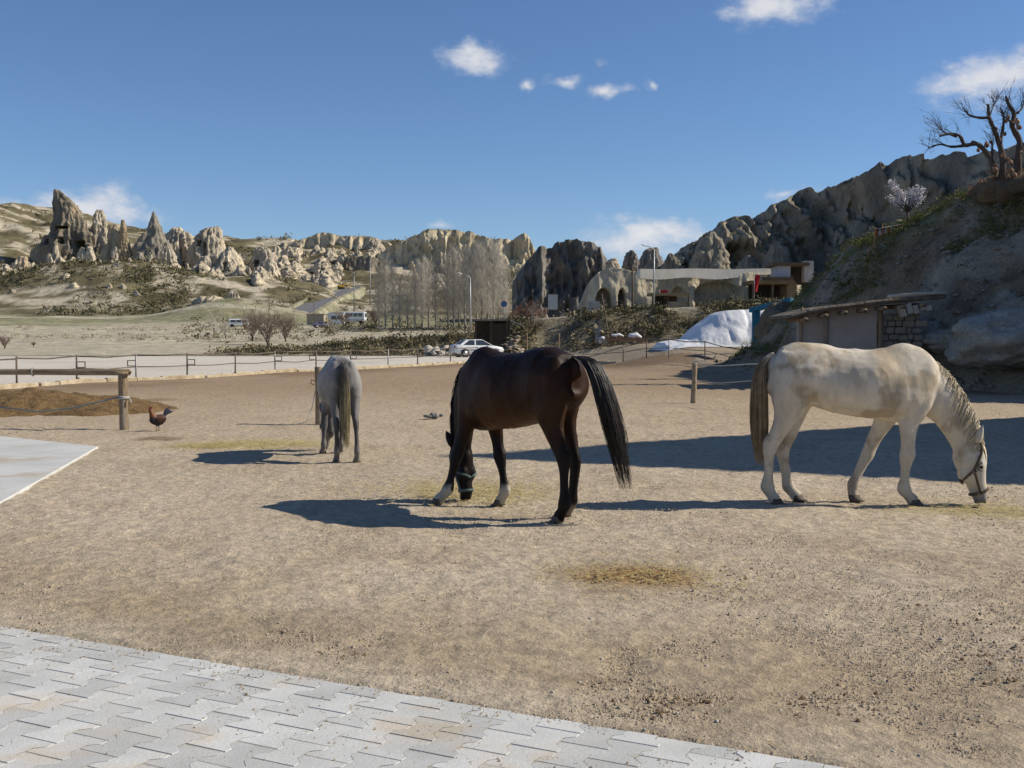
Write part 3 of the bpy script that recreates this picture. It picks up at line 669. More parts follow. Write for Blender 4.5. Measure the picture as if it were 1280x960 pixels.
mb_ = {'coat': coat_mat('bay_coat', .0, .5, .002), 'hoof': mat('bay_hoof', (.16, .12, .09), (.09, .065, .05), 14, .7), 'lid': mat('black_lid', (.02, .015, .012), rough=.5), 'ear': mat('black_ear', (.018, .012, .010), rough=.7),
       'tail': mat('black_tail', (.012, .010, .010), (.022, .017, .014), 3, .42, spec=.4), 'mane': mat('black_mane', (.012, .010, .009), (.02, .015, .012), 3, .5, spec=.3)}
NECK_B = [(800, 235, 150, .165, .15), (865, 275, 128, .155, .1), (922, 335, 110, .13, .05), (960, 405, 98, .108, .05), (978, 475, 86, .095, .05), (984, 535, 78, .088, .0), (984, 580, 68, .084, 0)]
HEAD_B = [(984, 540, 54, .078, 0), (984, 590, 76, .10, -.05), (978, 640, 76, .108, -.08), (968, 685, 63, .097, .0), (957, 726, 50, .080, .05), (946, 760, 42, .066, .05), (940, 782, 40, .063, 0), (936, 800, 34, .055, 0), (934, 812, 24, .042, 0), (932, 821, 11, .026, 0)]
BTH = R(180 - 50)
tail_b = [(U(150, 110)[0], 0, U(150, 110)[1]), (U(100, 118)[0], -.03, U(100, 118)[1]), (U(55, 180)[0], -.07, U(55, 180)[1]), (U(22, 290)[0], -.11, U(22, 290)[1]), (U(0, 410)[0], -.16, U(0, 410)[1]), (U(-16, 540)[0], -.215, U(-16, 540)[1]), (U(-30, 690)[0], -.28, U(-30, 690)[1])]
gb = G(655, 646)
legs_b = [(HIND, .12, .13, .0, 0, .02), (FAR_HIND, -.12, -.125, -.06, .0, 0), (FORE, .10, .12, .26, .0, .20), (FORE, -.10, -.12, -.20, .0, .02)]
legs_b[1] = (drop(FAR_HIND, 812),) + legs_b[1][1:]
teal = mat('teal_webbing', (.10, .155, .15), (.07, .10, .10), 20, .8)
root_b, hs_b = make_horse('horse', 'dark bay horse grazing in the middle with its back turned', (gb.x, gb.y + .28, 0), BTH, .965, NECK_B, HEAD_B, legs_b, coat_bay, mb_, tail_b, 1, 700,
           halter=teal, tail_fn=lambda t: .042 + .07 * math.sin(min(1, t * 1.15) * math.pi * .6) * (1 if t < .7 else 1 - (t - .7) * 2.0), neck_bend=(.72, 0, R(-14)), belly=30)

# ---- grey horse
def coat_grey(x, y, z):
    n1 = fbm(x * 2.4, y * 2.4, z * 2.4, 4, 45); n2 = vn(x * 13, y * 13, z * 13, 49)
    C = np.ones((len(x), 3)) * (.25, .24, .23)
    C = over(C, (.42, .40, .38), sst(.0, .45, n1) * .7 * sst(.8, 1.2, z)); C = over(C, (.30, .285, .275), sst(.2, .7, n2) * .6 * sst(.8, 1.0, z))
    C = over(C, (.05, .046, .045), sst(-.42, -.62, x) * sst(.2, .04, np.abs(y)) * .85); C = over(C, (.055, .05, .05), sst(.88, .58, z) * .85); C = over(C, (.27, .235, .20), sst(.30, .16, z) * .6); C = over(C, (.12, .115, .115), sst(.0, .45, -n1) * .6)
    return C
mg = {'coat': coat_mat('grey_coat', .1, .6), 'hoof': mat('grey_hoof', (.14, .12, .10), (.2, .17, .14), 14, .7), 'lid': mat('slate_lid', (.08, .08, .08), rough=.6), 'ear': mat('slate_ear', (.12, .12, .12), rough=.8),
      'tail': mat('grey_tail', (.8, .8, .8), (1.2, 1.2, 1.2), 9, .6, spec=.25, tint=True), 'tail_c': lambda t: tuple(np.array([np.interp(t, [0, .2, .45, .75, 1], c_) for c_ in ((.06, .05, .10, .30, .38), (.06, .05, .085, .25, .31), (.06, .05, .06, .15, .17))])), 'mane': mat('slate_mane', (.12, .11, .10), (.2, .19, .17), 6, .6)}
tail_g = [(U(150, 112)[0], 0, U(150, 112)[1]), (U(126, 150)[0], 0, U(126, 150)[1]), (U(118, 240)[0], -.005, U(118, 240)[1]), (U(114, 350)[0], -.01, U(114, 350)[1]), (U(112, 470)[0], -.015, U(112, 470)[1]), (U(112, 600)[0], -.02, U(112, 600)[1]), (U(114, 720)[0], -.03, U(114, 720)[1])]
legs_g = [(HIND, .12, .12, .05, 0, -.02), (HIND, -.12, -.15, -.03, 0, -.04), (FORE, .10, .13, .02, 0, .05), (FORE, -.10, -.11, .08, 0, 0)]
gg = G(428, 579)
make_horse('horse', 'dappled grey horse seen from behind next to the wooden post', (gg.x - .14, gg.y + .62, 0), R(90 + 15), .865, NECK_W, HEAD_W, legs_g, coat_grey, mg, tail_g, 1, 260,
           tail_fn=lambda t: .025 + .05 * math.sin(min(1, t * 1.2) * math.pi * .6) * (1 if t < .7 else 1 - (t - .7) * 2.2), neck_bend=(.75, 0, R(8)), belly=14)
# ================================================================== FAR TERRAIN
def far_z(x, y):
    x = np.asarray(x, float); y = np.asarray(y, float)
    base = np.interp(y, [0, 100, 125, 180, 250, 330, 380, 430, 480, 560, 900], [-.4, -.12, .25, 2.0, 4.2, 8.6, 14, 22, 33, 37, 36])
    front = np.interp(y, [250, 300, 330, 352, 380, 430, 480], [4.2, 6.6, 10.5, 16.5, 19, 23, 33]); base = base + (np.maximum(front, base) - base) * sst(-45, -80, x) * (y > 250) * (y < 480)
    crest = np.interp(x, [-330, -220, -185, -150, -106, -50, 0, 60], [64, 60, 50, 46, 44, 43, 36, 26])
    base = base + (crest - 34) * sst(370, 485, y)
    hum = np.abs(fbm(x * .07, y * .07, 3, 3, 62)) * 2.6 * sst(325, 360, y) + fbm(x * .03, y * .03, 0, 4, 60) * 3.0 * sst(330, 420, y) + fbm(x * .11, y * .11, 1, 4, 61) * 1.3 * sst(240, 380, y) + fbm(x * .2, y * .2, 2, 3, 64) * .25 * sst(110, 160, y)
    # low scrubby spur on the left and the field dip
    spur = 9 * np.exp(-(((x + 128) / 42) ** 2 + ((y - 345) / 26) ** 2)) + 5 * np.exp(-(((x + 75) / 16) ** 2 + ((y - 300) / 18) ** 2))
    terr = np.interp(x, [-24, -14, -4, 0, 8, 27, 60], [.8, 1.2, 1.9, 3.0, 4.0, 5.15, 6.5])
    w = np.where(x < -3, sst(-34, -12, x) * .92, 1.0)
    t = terr * w * sst(99.5, 107.5, y + fbm(x * .25, y * .25, 4, 3, 66) * 2.2) + fbm(x * .3, y * .3, 5, 3, 67) * .35 * sst(100, 104, y) * sst(112, 106, y)
    z = np.maximum(base + hum + spur, t)
    return z
def build_far():
    xs = np.unique(np.round(np.concatenate([np.arange(-430, -40, 1.9), np.arange(-40, 45, .45), np.arange(45, 260, 4)]), 3))
    ys = np.unique(np.round(np.concatenate([np.arange(97, 122, .4), np.arange(122, 330, 2.0), np.arange(330, 520, 1.7), np.arange(520, 560, 6), np.arange(560, 900, 20)]), 3))
    X, Y = np.meshgrid(xs, ys, indexing='ij'); Z = far_z(X, Y)
    gx, gy = np.gradient(Z, xs, ys); nz = 1 / np.sqrt(1 + gx ** 2 + gy ** 2)
    C = np.ones(X.shape + (3,)) * np.array([.42, .375, .285])
    def blend(m, c):
        nonlocal C
        C = C * (1 - m[..., None]) + np.array(c) * m[..., None]
    n1 = fbm(X * .035, Y * .035, 0, 4, 70); n2 = fbm(X * .16, Y * .16, 0, 4, 71)
    green = sst(225, 260, Y + n1 * 40) * sst(325, 300, Y + n1 * 30)
    blend(green * (.62 + .35 * n2), (.125, .142, .048)); blend(sst(.1, .45, n1) * sst(120, 190, Y) * .6, (.34, .30, .18))
    blend(sst(.22, .5, n2) * sst(140, 200, Y) * sst(370, 330, Y) * .7, (.30, .27, .17))
    scr = sst(290, 315, Y + n1 * 25); blend(scr * .95, (.120, .102, .055)); blend(scr * sst(.05, .35, n2) * .85, (.075, .068, .038)); blend(scr * sst(.05, .35, -n2) * .8, (.19, .165, .10))
    blend(scr * sst(.30, .5, rdg(X * .06, Y * .14, 3, 4, 77)) * .85, (.50, .44, .34))
    for yy, a in ((300, .9), (252, .55), (272, .4)):            # cart tracks
        blend(np.exp(-((Y - yy - 6 * np.sin(X * .02) + (X + 150) * .06) / 2.2) ** 2) * a * (X < -60), (.50, .45, .35))
    emb = sst(99, 102, Y) * sst(113, 108, Y) * sst(-36, -10, X); blend(emb * .9, (.16, .135, .085)); blend(emb * sst(0, .35, n2) * .8, (.09, .085, .045)); blend(emb * sst(.1, .4, -n2) * .6, (.27, .23, .16))
    blend(sst(104, 108, Y) * sst(118, 112, Y) * (X > 2) * sst(.93, .98, nz) * .8, (.40, .36, .28))
    o = mesh_np('hillside', np.stack([X, Y, Z], -1).reshape(-1, 3), grid_faces(len(xs), len(ys)), M_far, colors=C.reshape(-1, 3)); tag(o, kind='structure')
M_far = mat('scrubby_ground', (.72, .72, .72), (1.25, 1.23, 1.18), .45, .95, .25, 1.3, tint=True, detail=8, fine=.3, fscale=3.0, spec=.1)
build_far()
pl = MB(); pl.add([(-5000, -800, -.5), (5000, -800, -.5), (5000, 6000, -.5), (-5000, 6000, -.5)], [(0, 1, 2, 3)]); tag(pl.build('plain', mat('dry_plain', (.36, .31, .22), (.28, .25, .16), .01, .95)), kind='structure')

# ------------------------------------------------------------------ rock builders
M_rock = mat('tuff_rock', (.80, .80, .80), (1.16, 1.15, 1.12), .35, .95, .45, .9, tint=True, detail=8, spec=.1, fine=.22, fscale=2.2, stretch=(1, 1, .45))
M_rock_near = mat('tuff_rock_near', (.80, .80, .80), (1.16, 1.15, 1.12), .8, .95, .10, 3.0, tint=True, detail=8, spec=.1, fine=.25, fscale=9)
def rock_tint(x, y, z, nz, s, pale=(.47, .405, .30), grey=(.27, .245, .215), dark=(.115, .105, .09), orange=(.47, .31, .17), scrub=(.125, .115, .055), so=.35, sg=.5, sc=.78, sd=.55):
    C = np.ones(x.shape + (3,)) * np.array(pale)
    def bl(m, c):
        nonlocal C
        C = C * (1 - m[..., None]) + np.array(c) * m[..., None]
    bl(sst(-.15, .45, fbm(x / (9 * s), y / (9 * s), z / (12 * s), 3, 101)) * sg, grey)
    bl(sst(.25, .6, fbm(x / (7 * s), y / (7 * s), z / (9 * s), 3, 111)) * so, orange)
    bl(sst(.1, .5, fbm(x / (1.6 * s), y / (1.6 * s), z / (9 * s), 3, 121)) * sd, dark)
    bl(sst(sc - .12, sc + .08, nz + .12 * fbm(x / (2 * s), y / (2 * s), z / (2 * s), 3, 131)) * .9, scrub)
    return C
def grid_nz(Pn):
    a = np.gradient(Pn, axis=0); b = np.gradient(Pn, axis=1); n = np.cross(a, b); l = np.linalg.norm(n, axis=-1) + 1e-9
    return np.abs(n[..., 2] / l)
def spire(outline, d, thick=.8, seed=0, amp=.16, label=None, group=None, m=None, sink=5.0, s=1.0, nu=72, nv=62, tint=None, bands=None, yaw=0.0, name='rock', noise_top=1.0, caves=()):
    """outline: (py, left px, right px) from the top down, standing at distance d"""
    ol = [(P((l + r) / 2, py, d).x, P(0, py, d).z, max(.12, (r - l) / 2 * d / FPX)) for (py, l, r) in outline]
    ol.append((ol[-1][0], ol[-1][1] - sink, ol[-1][2] * 1.06)); A = np.array(ol)
    sarr = np.linspace(0, 1, nv) ** .9; key = np.linspace(0, 1, len(A)); cx = np.interp(sarr, key, A[:, 0]); zz = np.interp(sarr, key, A[:, 1]); w = np.interp(sarr, key, A[:, 2])
    th = np.linspace(0, 2 * math.pi, nu, endpoint=False); TH, J = np.meshgrid(th, np.arange(nv), indexing='ij')
    W_ = w[J]; X = cx[J] + np.cos(TH) * W_; Y = d + np.sin(TH) * W_ * thick + (thick * A[-1, 2] * 0); Z = zz[J] + 0 * TH
    L = A[-1, 2]; fl = .6 - np.abs(vn(np.cos(TH) * 3.1 + seed, np.sin(TH) * 3.1, Z / (L * 2.6), seed)) * 2
    f2 = fbm(X / (L * .45) + seed, Y / (L * .45), Z / (L * .9), 4, seed + 5); f4 = rdg(X / (L * .30) + seed, Y / (L * .30), Z / (L * .75), 4, seed + 9); f5 = vn(Z / (L * .13), seed, X / (L * .9), seed + 3)
    f6 = .5 - np.abs(fbm(X / (L * .16) + seed, Y / (L * .16), Z / (L * .5), 3, seed + 13)) * 2.2
    k = 1 + amp * (fl * 1.2 + f2 * 1.3 + (f4 - .2) * 1.6 + f5 * .5 + f6 * .9)
    X = cx[J] + (X - cx[J]) * k; Y = d + (Y - d) * k; Z = Z + (f2 * .16 + (f4 - .2) * .10) * L * noise_top
    for (a0, b0, a1, b1) in caves:       # rock-cut doorways and windows, real hollows
        p, q = P(a0, b0, d), P(a1, b1, d); e = np.maximum(np.abs(X - (p.x + q.x) / 2) / (abs(q.x - p.x) / 2), np.abs(Z - (p.z + q.z) / 2) / (abs(p.z - q.z) / 2)); Y = np.where((e < 1) & (np.sin(TH) < 0), Y + L * .55, Y)
    top = Z[:, 0].mean(); Z[:, 0] = top; X[:, 0] = cx[0]; Y[:, 0] = d
    Pn = np.stack([X, Y, Z], -1); nz = grid_nz(Pn)
    C = (tint or rock_tint)(X, Y, Z, nz, s)
    o = mesh_np(name, Pn.reshape(-1, 3), grid_faces(nu, nv, True)[:, ::-1], m or M_rock, colors=C.reshape(-1, 3), smooth=False)
    if label: tag(o, label, 'rock', group)
    return o
def ridge(name, top, base_z, d, depth, label=None, amp=1.5, wl=6.0, lean=.35, du=.3, nv=60, seed=0, diag=0.0, caves=(), m=None, s=1.0, tint=None, jag=.4, cat='cliff', fold=1.0, kind=None, flat=False, rough=1.0, smooth_top=0.0, smooth=False):
    T = np.array([tuple(P(t_[0], t_[1], t_[2] if len(t_) > 2 else d)) for t_ in top]); x0, x1 = T[0, 0], T[-1, 0]; nu = max(20, int((x1 - x0) / du)); xs = np.linspace(x0, x1, nu)
    yb = np.interp(xs, T[:, 0], T[:, 1])[:, None]; tz = np.interp(xs, T[:, 0], T[:, 2]); tz = tz + fbm(xs / (wl * .35), 0, seed, 3, seed) * jag
    v = np.linspace(0, 1, nv); X, Vv = np.meshgrid(xs, v, indexing='ij'); H = (tz - base_z)[:, None]
    nf = .62; s1 = np.clip(Vv / nf, 0, 1); s2 = np.clip((Vv - nf) / (1 - nf), 0, 1)
    Z = base_z + H * np.where(Vv <= nf, s1, 1 - .06 * np.minimum(1, s2 / .4) - .94 * sst(.4, 1, s2))
    Y = yb - lean * H * (1 - s1) ** 1.25 + depth * s2
    xx = X + diag * (Z - base_z)
    f1 = 1 - np.abs(vn(xx / wl + 13, Z / (wl * 3.2), seed, seed)) * 2
    f2 = 1 - np.abs(vn(xx / (wl * .38), Z / (wl * 1.5), seed, seed + 1)) * 2
    f3 = fbm(X / (wl * .3), Y / (wl * .3), Z / (wl * .5), 4, seed + 2)
    front = np.where(Vv <= nf, 1.0, sst(.7, 0, s2)); edge = sst(0, .04, (X - x0) / (x1 - x0)) * sst(0, .04, (x1 - X) / (x1 - x0))
    f4 = rdg(X / (wl * .22) + seed, Y / (wl * .22), Z / (wl * .35), 3, seed + 6)
    D = (f1 * amp * fold + f2 * amp * .55 + f3 * amp * .9 * rough + (f4 - .2) * amp * .42 * rough) * front * (.35 + .65 * np.sin(np.clip(s1, 0, 1) * math.pi * .9 + .1))
    Y = Y - D
    if depth: Z = Z + f3 * amp * .22 * rough * (1 - smooth_top)
    for (a0, b0, a1, b1, dp) in caves:
        p, q = P(a0, b0, d), P(a1, b1, d); cxm, czm, hw, hh = (p.x + q.x) / 2, (p.z + q.z) / 2, abs(q.x - p.x) / 2, abs(p.z - q.z) / 2
        e = np.maximum(np.abs(X - cxm) / hw, np.abs(Z - czm) / hh); e = np.where(Z > czm, np.sqrt(((X - cxm) / hw) ** 2 + ((Z - czm) / hh) ** 2) * .98, e)
        Y = Y + np.where(Vv <= nf, dp * sst(1.0, .88, e), 0)
    Pn = np.stack([X, Y, Z], -1); nz = grid_nz(Pn); C = (tint or rock_tint)(X, Y, Z, nz, s)
    o = mesh_np(name, Pn.reshape(-1, 3), grid_faces(nu, nv), m or M_rock, colors=C.reshape(-1, 3), smooth=smooth)
    if label: tag(o, label, cat)
    if kind: tag(o, kind=kind)
    return o

# ------------------------------------------------------------------ left: the castle-like rocks and cones
D0 = 425
t_castle = lambda x, y, z, nz, s: rock_tint(x, y, z, nz, s, pale=(.30, .25, .18), grey=(.15, .137, .115), dark=(.075, .068, .056), so=.7, sg=.8, sd=.7, sc=.9)
t_pale = lambda x, y, z, nz, s: rock_tint(x, y, z, nz, s, pale=(.55, .47, .35), grey=(.26, .235, .195), so=.4, sg=.55, sd=.55, sc=.9)
t_grey = lambda x, y, z, nz, s: rock_tint(x, y, z, nz, s, pale=(.28, .25, .20), grey=(.17, .155, .135), so=.2, sg=.7, sd=.6, sc=.95)
spire([(238, 68, 74), (243, 68, 80), (250, 68, 85), (258, 69, 97), (266, 69, 102), (275, 69, 104), (283, 67, 108), (291, 62, 112), (302, 56, 115), (314, 50, 117), (328, 47, 120), (342, 45, 122)], D0, .6, 3, .13, 'tall castle-like dark rock with a notched top on the left skyline', tint=t_castle, nu=170, nv=130, caves=[(80, 298, 85, 306), (98, 302, 111, 311), (74, 284, 90, 287), (63, 300, 66, 308)])
spire([(262, 122, 126), (268, 118, 130), (280, 115, 133), (296, 113, 135), (325, 110, 141)], D0 + 4, .8, 5, .13, 'rounded pale cone just right of the castle-like rock', tint=t_pale)
spire([(281, 144, 149), (288, 137, 152), (300, 133, 158), (318, 130, 163), (345, 124, 169)], D0 - 3, .7, 8, .18, 'broad dark crag with an orange face between two cones', tint=lambda x, y, z, nz, s: rock_tint(x, y, z, nz, s, pale=(.42, .34, .23), so=.9, sg=.4, sd=.55, sc=.95))
spire([(275, 152, 155), (281, 151, 157), (295, 149, 159), (320, 146, 165)], D0 - 5, .7, 9, .12, 'thin dark finger of rock beside the orange face', tint=lambda x, y, z, nz, s: rock_tint(x, y, z, nz, s, pale=(.40, .30, .18), so=.9, sg=.5, sd=.5, sc=.95))
spire([(261, 191.4, 192.8), (266, 189.5, 195), (274, 187, 198), (284, 183, 202), (297, 177, 206), (310, 171, 211), (328, 166, 217)], D0 - 2, .9, 12, .09, 'sharp pointed grey cone, the tallest spire left of centre', tint=t_grey, nu=96)
spire([(308, 110, 114), (318, 108, 118), (332, 105, 120), (352, 100, 125)], D0 - 30, .8, 15, .2, 'pale thin pinnacle below the castle-like rock', tint=t_pale)
spire([(320, 138, 143), (332, 134, 148), (352, 128, 156)], D0 - 26, .8, 17, .2, 'dark stub of rock below the orange face', tint=t_castle)
spire([(316, 173, 177), (326, 168, 181), (338, 161, 188), (356, 154, 196)], D0 - 32, .9, 19, .13, 'squat grey cone in front of the tallest spire', tint=t_grey, nu=100)
spire([(303, 207, 211), (315, 203, 216), (330, 199, 222), (348, 194, 230)], D0 - 14, .9, 22, .14, 'narrow pale cone right of the tallest spire', tint=t_pale)
spire([(284, 219, 223), (289, 213, 230), (300, 207, 240), (318, 202, 248)], D0 + 16, .8, 24, .2, 'broken pale ridge behind the tallest spire', tint=t_pale)
spire([(283, 263, 272), (288, 252, 275), (296, 247, 277), (306, 242, 279), (322, 236, 284)], D0 + 6, .8, 26, .12, 'flat-topped pale block on the left skyline with dark doorways', tint=t_pale, nu=120, caves=[(250, 302, 255, 309), (257, 304, 260, 311), (243, 300, 247, 304)])
spire([(308, 284, 287), (315, 279, 292), (326, 273, 299), (342, 263, 309), (350, 260, 313)], D0 - 16, .9, 28, .10, 'wide pale cone with a dark cave mouth', tint=t_pale, nu=120, caves=[(283, 330, 290, 341)])
spire([(321, 252, 261), (328, 247, 266), (340, 241, 270), (350, 238, 272)], D0 - 18, .9, 30, .08, 'smooth dome of pale rock beside the wide cone', tint=t_pale)
spire([(308, 323, 332), (315, 318, 337), (328, 313, 344), (348, 307, 352)], D0 - 10, .9, 33, .12, 'rounded cone with a pale crown below the bare skyline', tint=t_pale, nu=110, caves=[(320, 326, 326, 333)])
spire([(321, 336, 339), (330, 332, 344), (350, 326, 354)], D0 - 24, .9, 35, .1, 'small pointed cone in front of the rounded cone', tint=t_pale)
spire([(346, 266, 280), (351, 264, 287), (357, 266, 284), (366, 267, 277), (378, 264, 280)], D0 - 60, .9, 37, .13, 'mushroom-shaped pale rock above the parked van', tint=t_pale)
spire([(362, 287, 291), (370, 284, 298), (382, 276, 302), (396, 268, 304)], 320, .9, 39, .15, 'white curved fin of rock behind the parked van', tint=t_pale)
spire([(372, 252, 266), (378, 244, 276), (390, 238, 284), (400, 236, 288)], 315, .9, 41, .2, 'low white hump of rock beside the curved fin', tint=t_pale)
spire([(320, 25, 33), (328, 22, 36), (338, 20, 38), (352, 18, 41)], D0 - 40, .9, 43, .16, 'isolated pale tower of rock at the far left', tint=t_pale)
spire([(349, 196, 203), (358, 194, 206), (372, 192, 212)], D0 - 70, .9, 44, .2, 'crooked pale rock finger above the white track', tint=t_pale)
spire([(357, 212, 224), (364, 206, 234), (374, 204, 238)], D0 - 74, .9, 45, .2, 'flat pale shelf of rock above the white track', tint=t_pale)
spire([(337, 96, 104), (343, 90, 112), (352, 84, 122)], D0 - 36, .8, 46, .2, 'low dark boulder below the castle-like rock', tint=t_castle)
# jumble of smaller rocks, each a thing
base_rocks = []
for k in range(6):
    o = spire([(0, 638, 642), (6, 632 + 2 * (k % 3), 648), (14, 628, 653 - (k % 2) * 2), (26, 622, 658)], 400, .9, 60 + k * 3, .22, tint=t_pale, nu=34, nv=30)
    me = o.data; V = np.zeros(len(me.vertices) * 3, np.float32); me.vertices.foreach_get('co', V); V = V.reshape(-1, 3)
    c = V.mean(0); zt = V[:, 2].max(); V[:, 0] -= c[0]; V[:, 1] -= 400; V[:, 2] = (V[:, 2] - zt) ; h = 8.0; V[:, 2] += h; V *= 1 / h
    me.vertices.foreach_set('co', V.ravel()); me.update(); base_rocks.append(me); bpy.data.objects.remove(o)
rr = random.Random(21); cnt = 0
JUMBLE = [((60, 235), (300, 360), 34, (405, 440), 'thin pale pinnacle among the cones of the left hillside', 'thin pinnacles on the left hillside'),
          ((235, 345), (310, 360), 12, (395, 430), 'thin pale pinnacle behind the wide cone', 'thin pinnacles behind the wide cone'),
          ((130, 245), (330, 380), 24, (380, 425), 'small pale rock among the cones of the left hillside', 'small rocks on the left hillside'),
          ((245, 345), (335, 390), 26, (350, 410), 'small pale rock on the slope below the wide cone', 'small rocks below the wide cone'),
          ((340, 425), (305, 385), 46, (395, 450), 'pale knob of rock on the broken slope left of the far road', 'pale knobs left of the far road'),
          ((425, 520), (300, 350), 22, (430, 465), 'pale knob of rock below the far yellow cliff', 'pale knobs below the yellow cliff'),
          ((0, 120), (330, 372), 14, (385, 420), 'pale boulder in the scrub of the far left slope', 'boulders on the far left slope'),
          ((0, 215), (374, 402), 16, (325, 350), 'low white boulder beside the field track', 'white boulders by the field track'),
          ((650, 745), (365, 398), 18, (225, 262), 'pale rock at the foot of the dark crag', 'pale rocks under the dark crag')]
for (xr, yr, n, dr, lab, grp) in JUMBLE:
    made = []
    for k in range(n):
        px = rr.uniform(*xr); dd = rr.uniform(*dr); x = (px - 640) / FPX * dd; z = float(far_z(x, dd)); hgt = rr.uniform(2.0, 5.5) if dd > 300 else rr.uniform(1.5, 3.5)
        thin = lab.startswith('thin')
        if thin: hgt = rr.uniform(5, 10) if xr[0] < 200 else rr.uniform(3, 5.5)
        if yr[0] > 370 and dd < 352 and dd > 300: hgt = rr.uniform(.8, 1.8)
        o = inst('rock', rr.choice(base_rocks), None, (x, dd, z - .15 * hgt), (0, 0, rr.uniform(0, 6.28)), (hgt * rr.uniform(.7, 1.5) * (.5 if thin else 1), hgt * rr.uniform(.7, 1.3) * (.5 if thin else 1), hgt)); tag(o, lab, 'rock', grp); made.append(o)
    ordinals(made, grp)

# ------------------------------------------------------------------ centre cliffs
t_yel = lambda x, y, z, nz, s: rock_tint(x, y, z, nz, s, pale=(.58, .49, .335), grey=(.34, .295, .225), orange=(.46, .33, .17), so=.4, sg=.45, sd=.55, sc=.8)
ridge('cliff', [(338, 312), (352, 305), (375, 301), (392, 293), (404, 290), (418, 293), (440, 296), (455, 295), (470, 298), (486, 304), (500, 312)], 20, 468, 40, 'far yellow cliff with a flat top above the road', 2.6, 9, .45, .32, 70, 3, tint=t_yel, jag=.5)
ridge('cliff', [(472, 318), (484, 308), (500, 303), (520, 294), (532, 288), (545, 286.5), (562, 287), (585, 290), (602, 296), (625, 300), (641, 299), (650, 293), (656, 291), (662, 297), (667, 308), (676, 325)], 14, 440, 45, 'long fluted cliff behind the bare poplars', 3.0, 8, .30, .28, 80, 9, tint=t_yel, jag=.5)
ridge('cliff', [(428, 330), (440, 321), (455, 319), (470, 322), (480, 330)], 18, 430, 10, 'low dark cliff under the far yellow cliff', 1.6, 5, .2, .3, 36, 14, tint=t_castle)
t_dark = lambda x, y, z, nz, s: rock_tint(x, y, z, nz, s, pale=(.22, .20, .175), grey=(.12, .115, .105), dark=(.06, .056, .05), so=.2, sg=.75, sd=.6, sc=.9)
ridge('crag', [(640, 352), (655, 334), (668, 314), (680, 308), (690, 309), (698, 302), (712, 299.5), (728, 301), (742, 304), (750, 309), (757, 322), (764, 338), (772, 352)], 1, 275, 30, 'dark jagged crag on the skyline right of the poplars', 2.8, 5, .35, .2, 70, 17, tint=t_dark, jag=.7, s=.7, cat='crag')
spire([(313, 788, 791), (316, 784, 794), (323, 781, 797), (338, 778, 799)], 240, .9, 51, .12, 'small rounded dark cone behind the cave house', tint=t_dark, s=.5)
spire([(309, 819, 822), (313, 806, 823), (320, 803, 825), (338, 798, 829)], 236, .8, 53, .10, 'wide dark cone behind the street lamp', tint=t_dark, s=.5)
spire([(323, 764, 770), (328, 759, 772), (340, 756, 776)], 238, .8, 54, .15, 'low knob of pale rock left of the dark cones', tint=t_pale, s=.5)

# ------------------------------------------------------------------ right ridge
t_ridge = lambda x, y, z, nz, s: rock_tint(x, y, z, nz, s, pale=(.31, .275, .215), grey=(.17, .157, .135), dark=(.075, .07, .06), so=.12, sg=.75, sd=.5, sc=.84)
ridge('ridge', [(q_[0], q_[1], float(np.interp(q_[0], [820, 1000, 1290, 1700], [160, 168, 120, 100]))) for q_ in [(820, 340), (832, 330), (850, 318), (868, 304), (880, 296), (895, 290), (904, 277), (922, 271), (940, 273), (955, 264), (990, 247), (1004, 239), (1012, 237), (1024, 243), (1040, 236), (1060, 227), (1090, 212), (1120, 202), (1150, 197), (1200, 193), (1240, 186), (1290, 178), (1360, 165), (1500, 150), (1700, 145)]], 3.0, 165, 60, 'long grey ridge with eroded diagonal folds on the right', 5.4, 8.0, .55, .2, 110, 23, diag=.6, tint=t_ridge, jag=.35, cat='ridge', s=.8, rough=.95,
      caves=[(1184, 236, 1192, 247, 3), (1180, 254, 1187, 266, 3), (1116, 221, 1126, 230, 2)])
for (ol, sd, lab) in [([(318, 836, 840), (326, 832, 848), (338, 828, 856), (350, 826, 862)], 61, 'dark pointed buttress at the left end of the grey ridge'),
                      ([(290, 884, 892), (300, 876, 900), (318, 868, 906), (350, 862, 914)], 63, 'rounded buttress with a pale crown on the grey ridge'),
                      ([(318, 934, 938), (328, 926, 946), (350, 918, 954)], 65, 'low dark cone at the foot of the grey ridge'),
                      ([(300, 968, 974), (312, 960, 984), (350, 948, 996)], 67, 'grey cone behind the terrace house')]:
    spire(ol, {61: 156, 63: 154, 65: 152, 67: 152}[sd], .8, sd, .13, lab, tint=t_ridge, s=.5, sink=8)

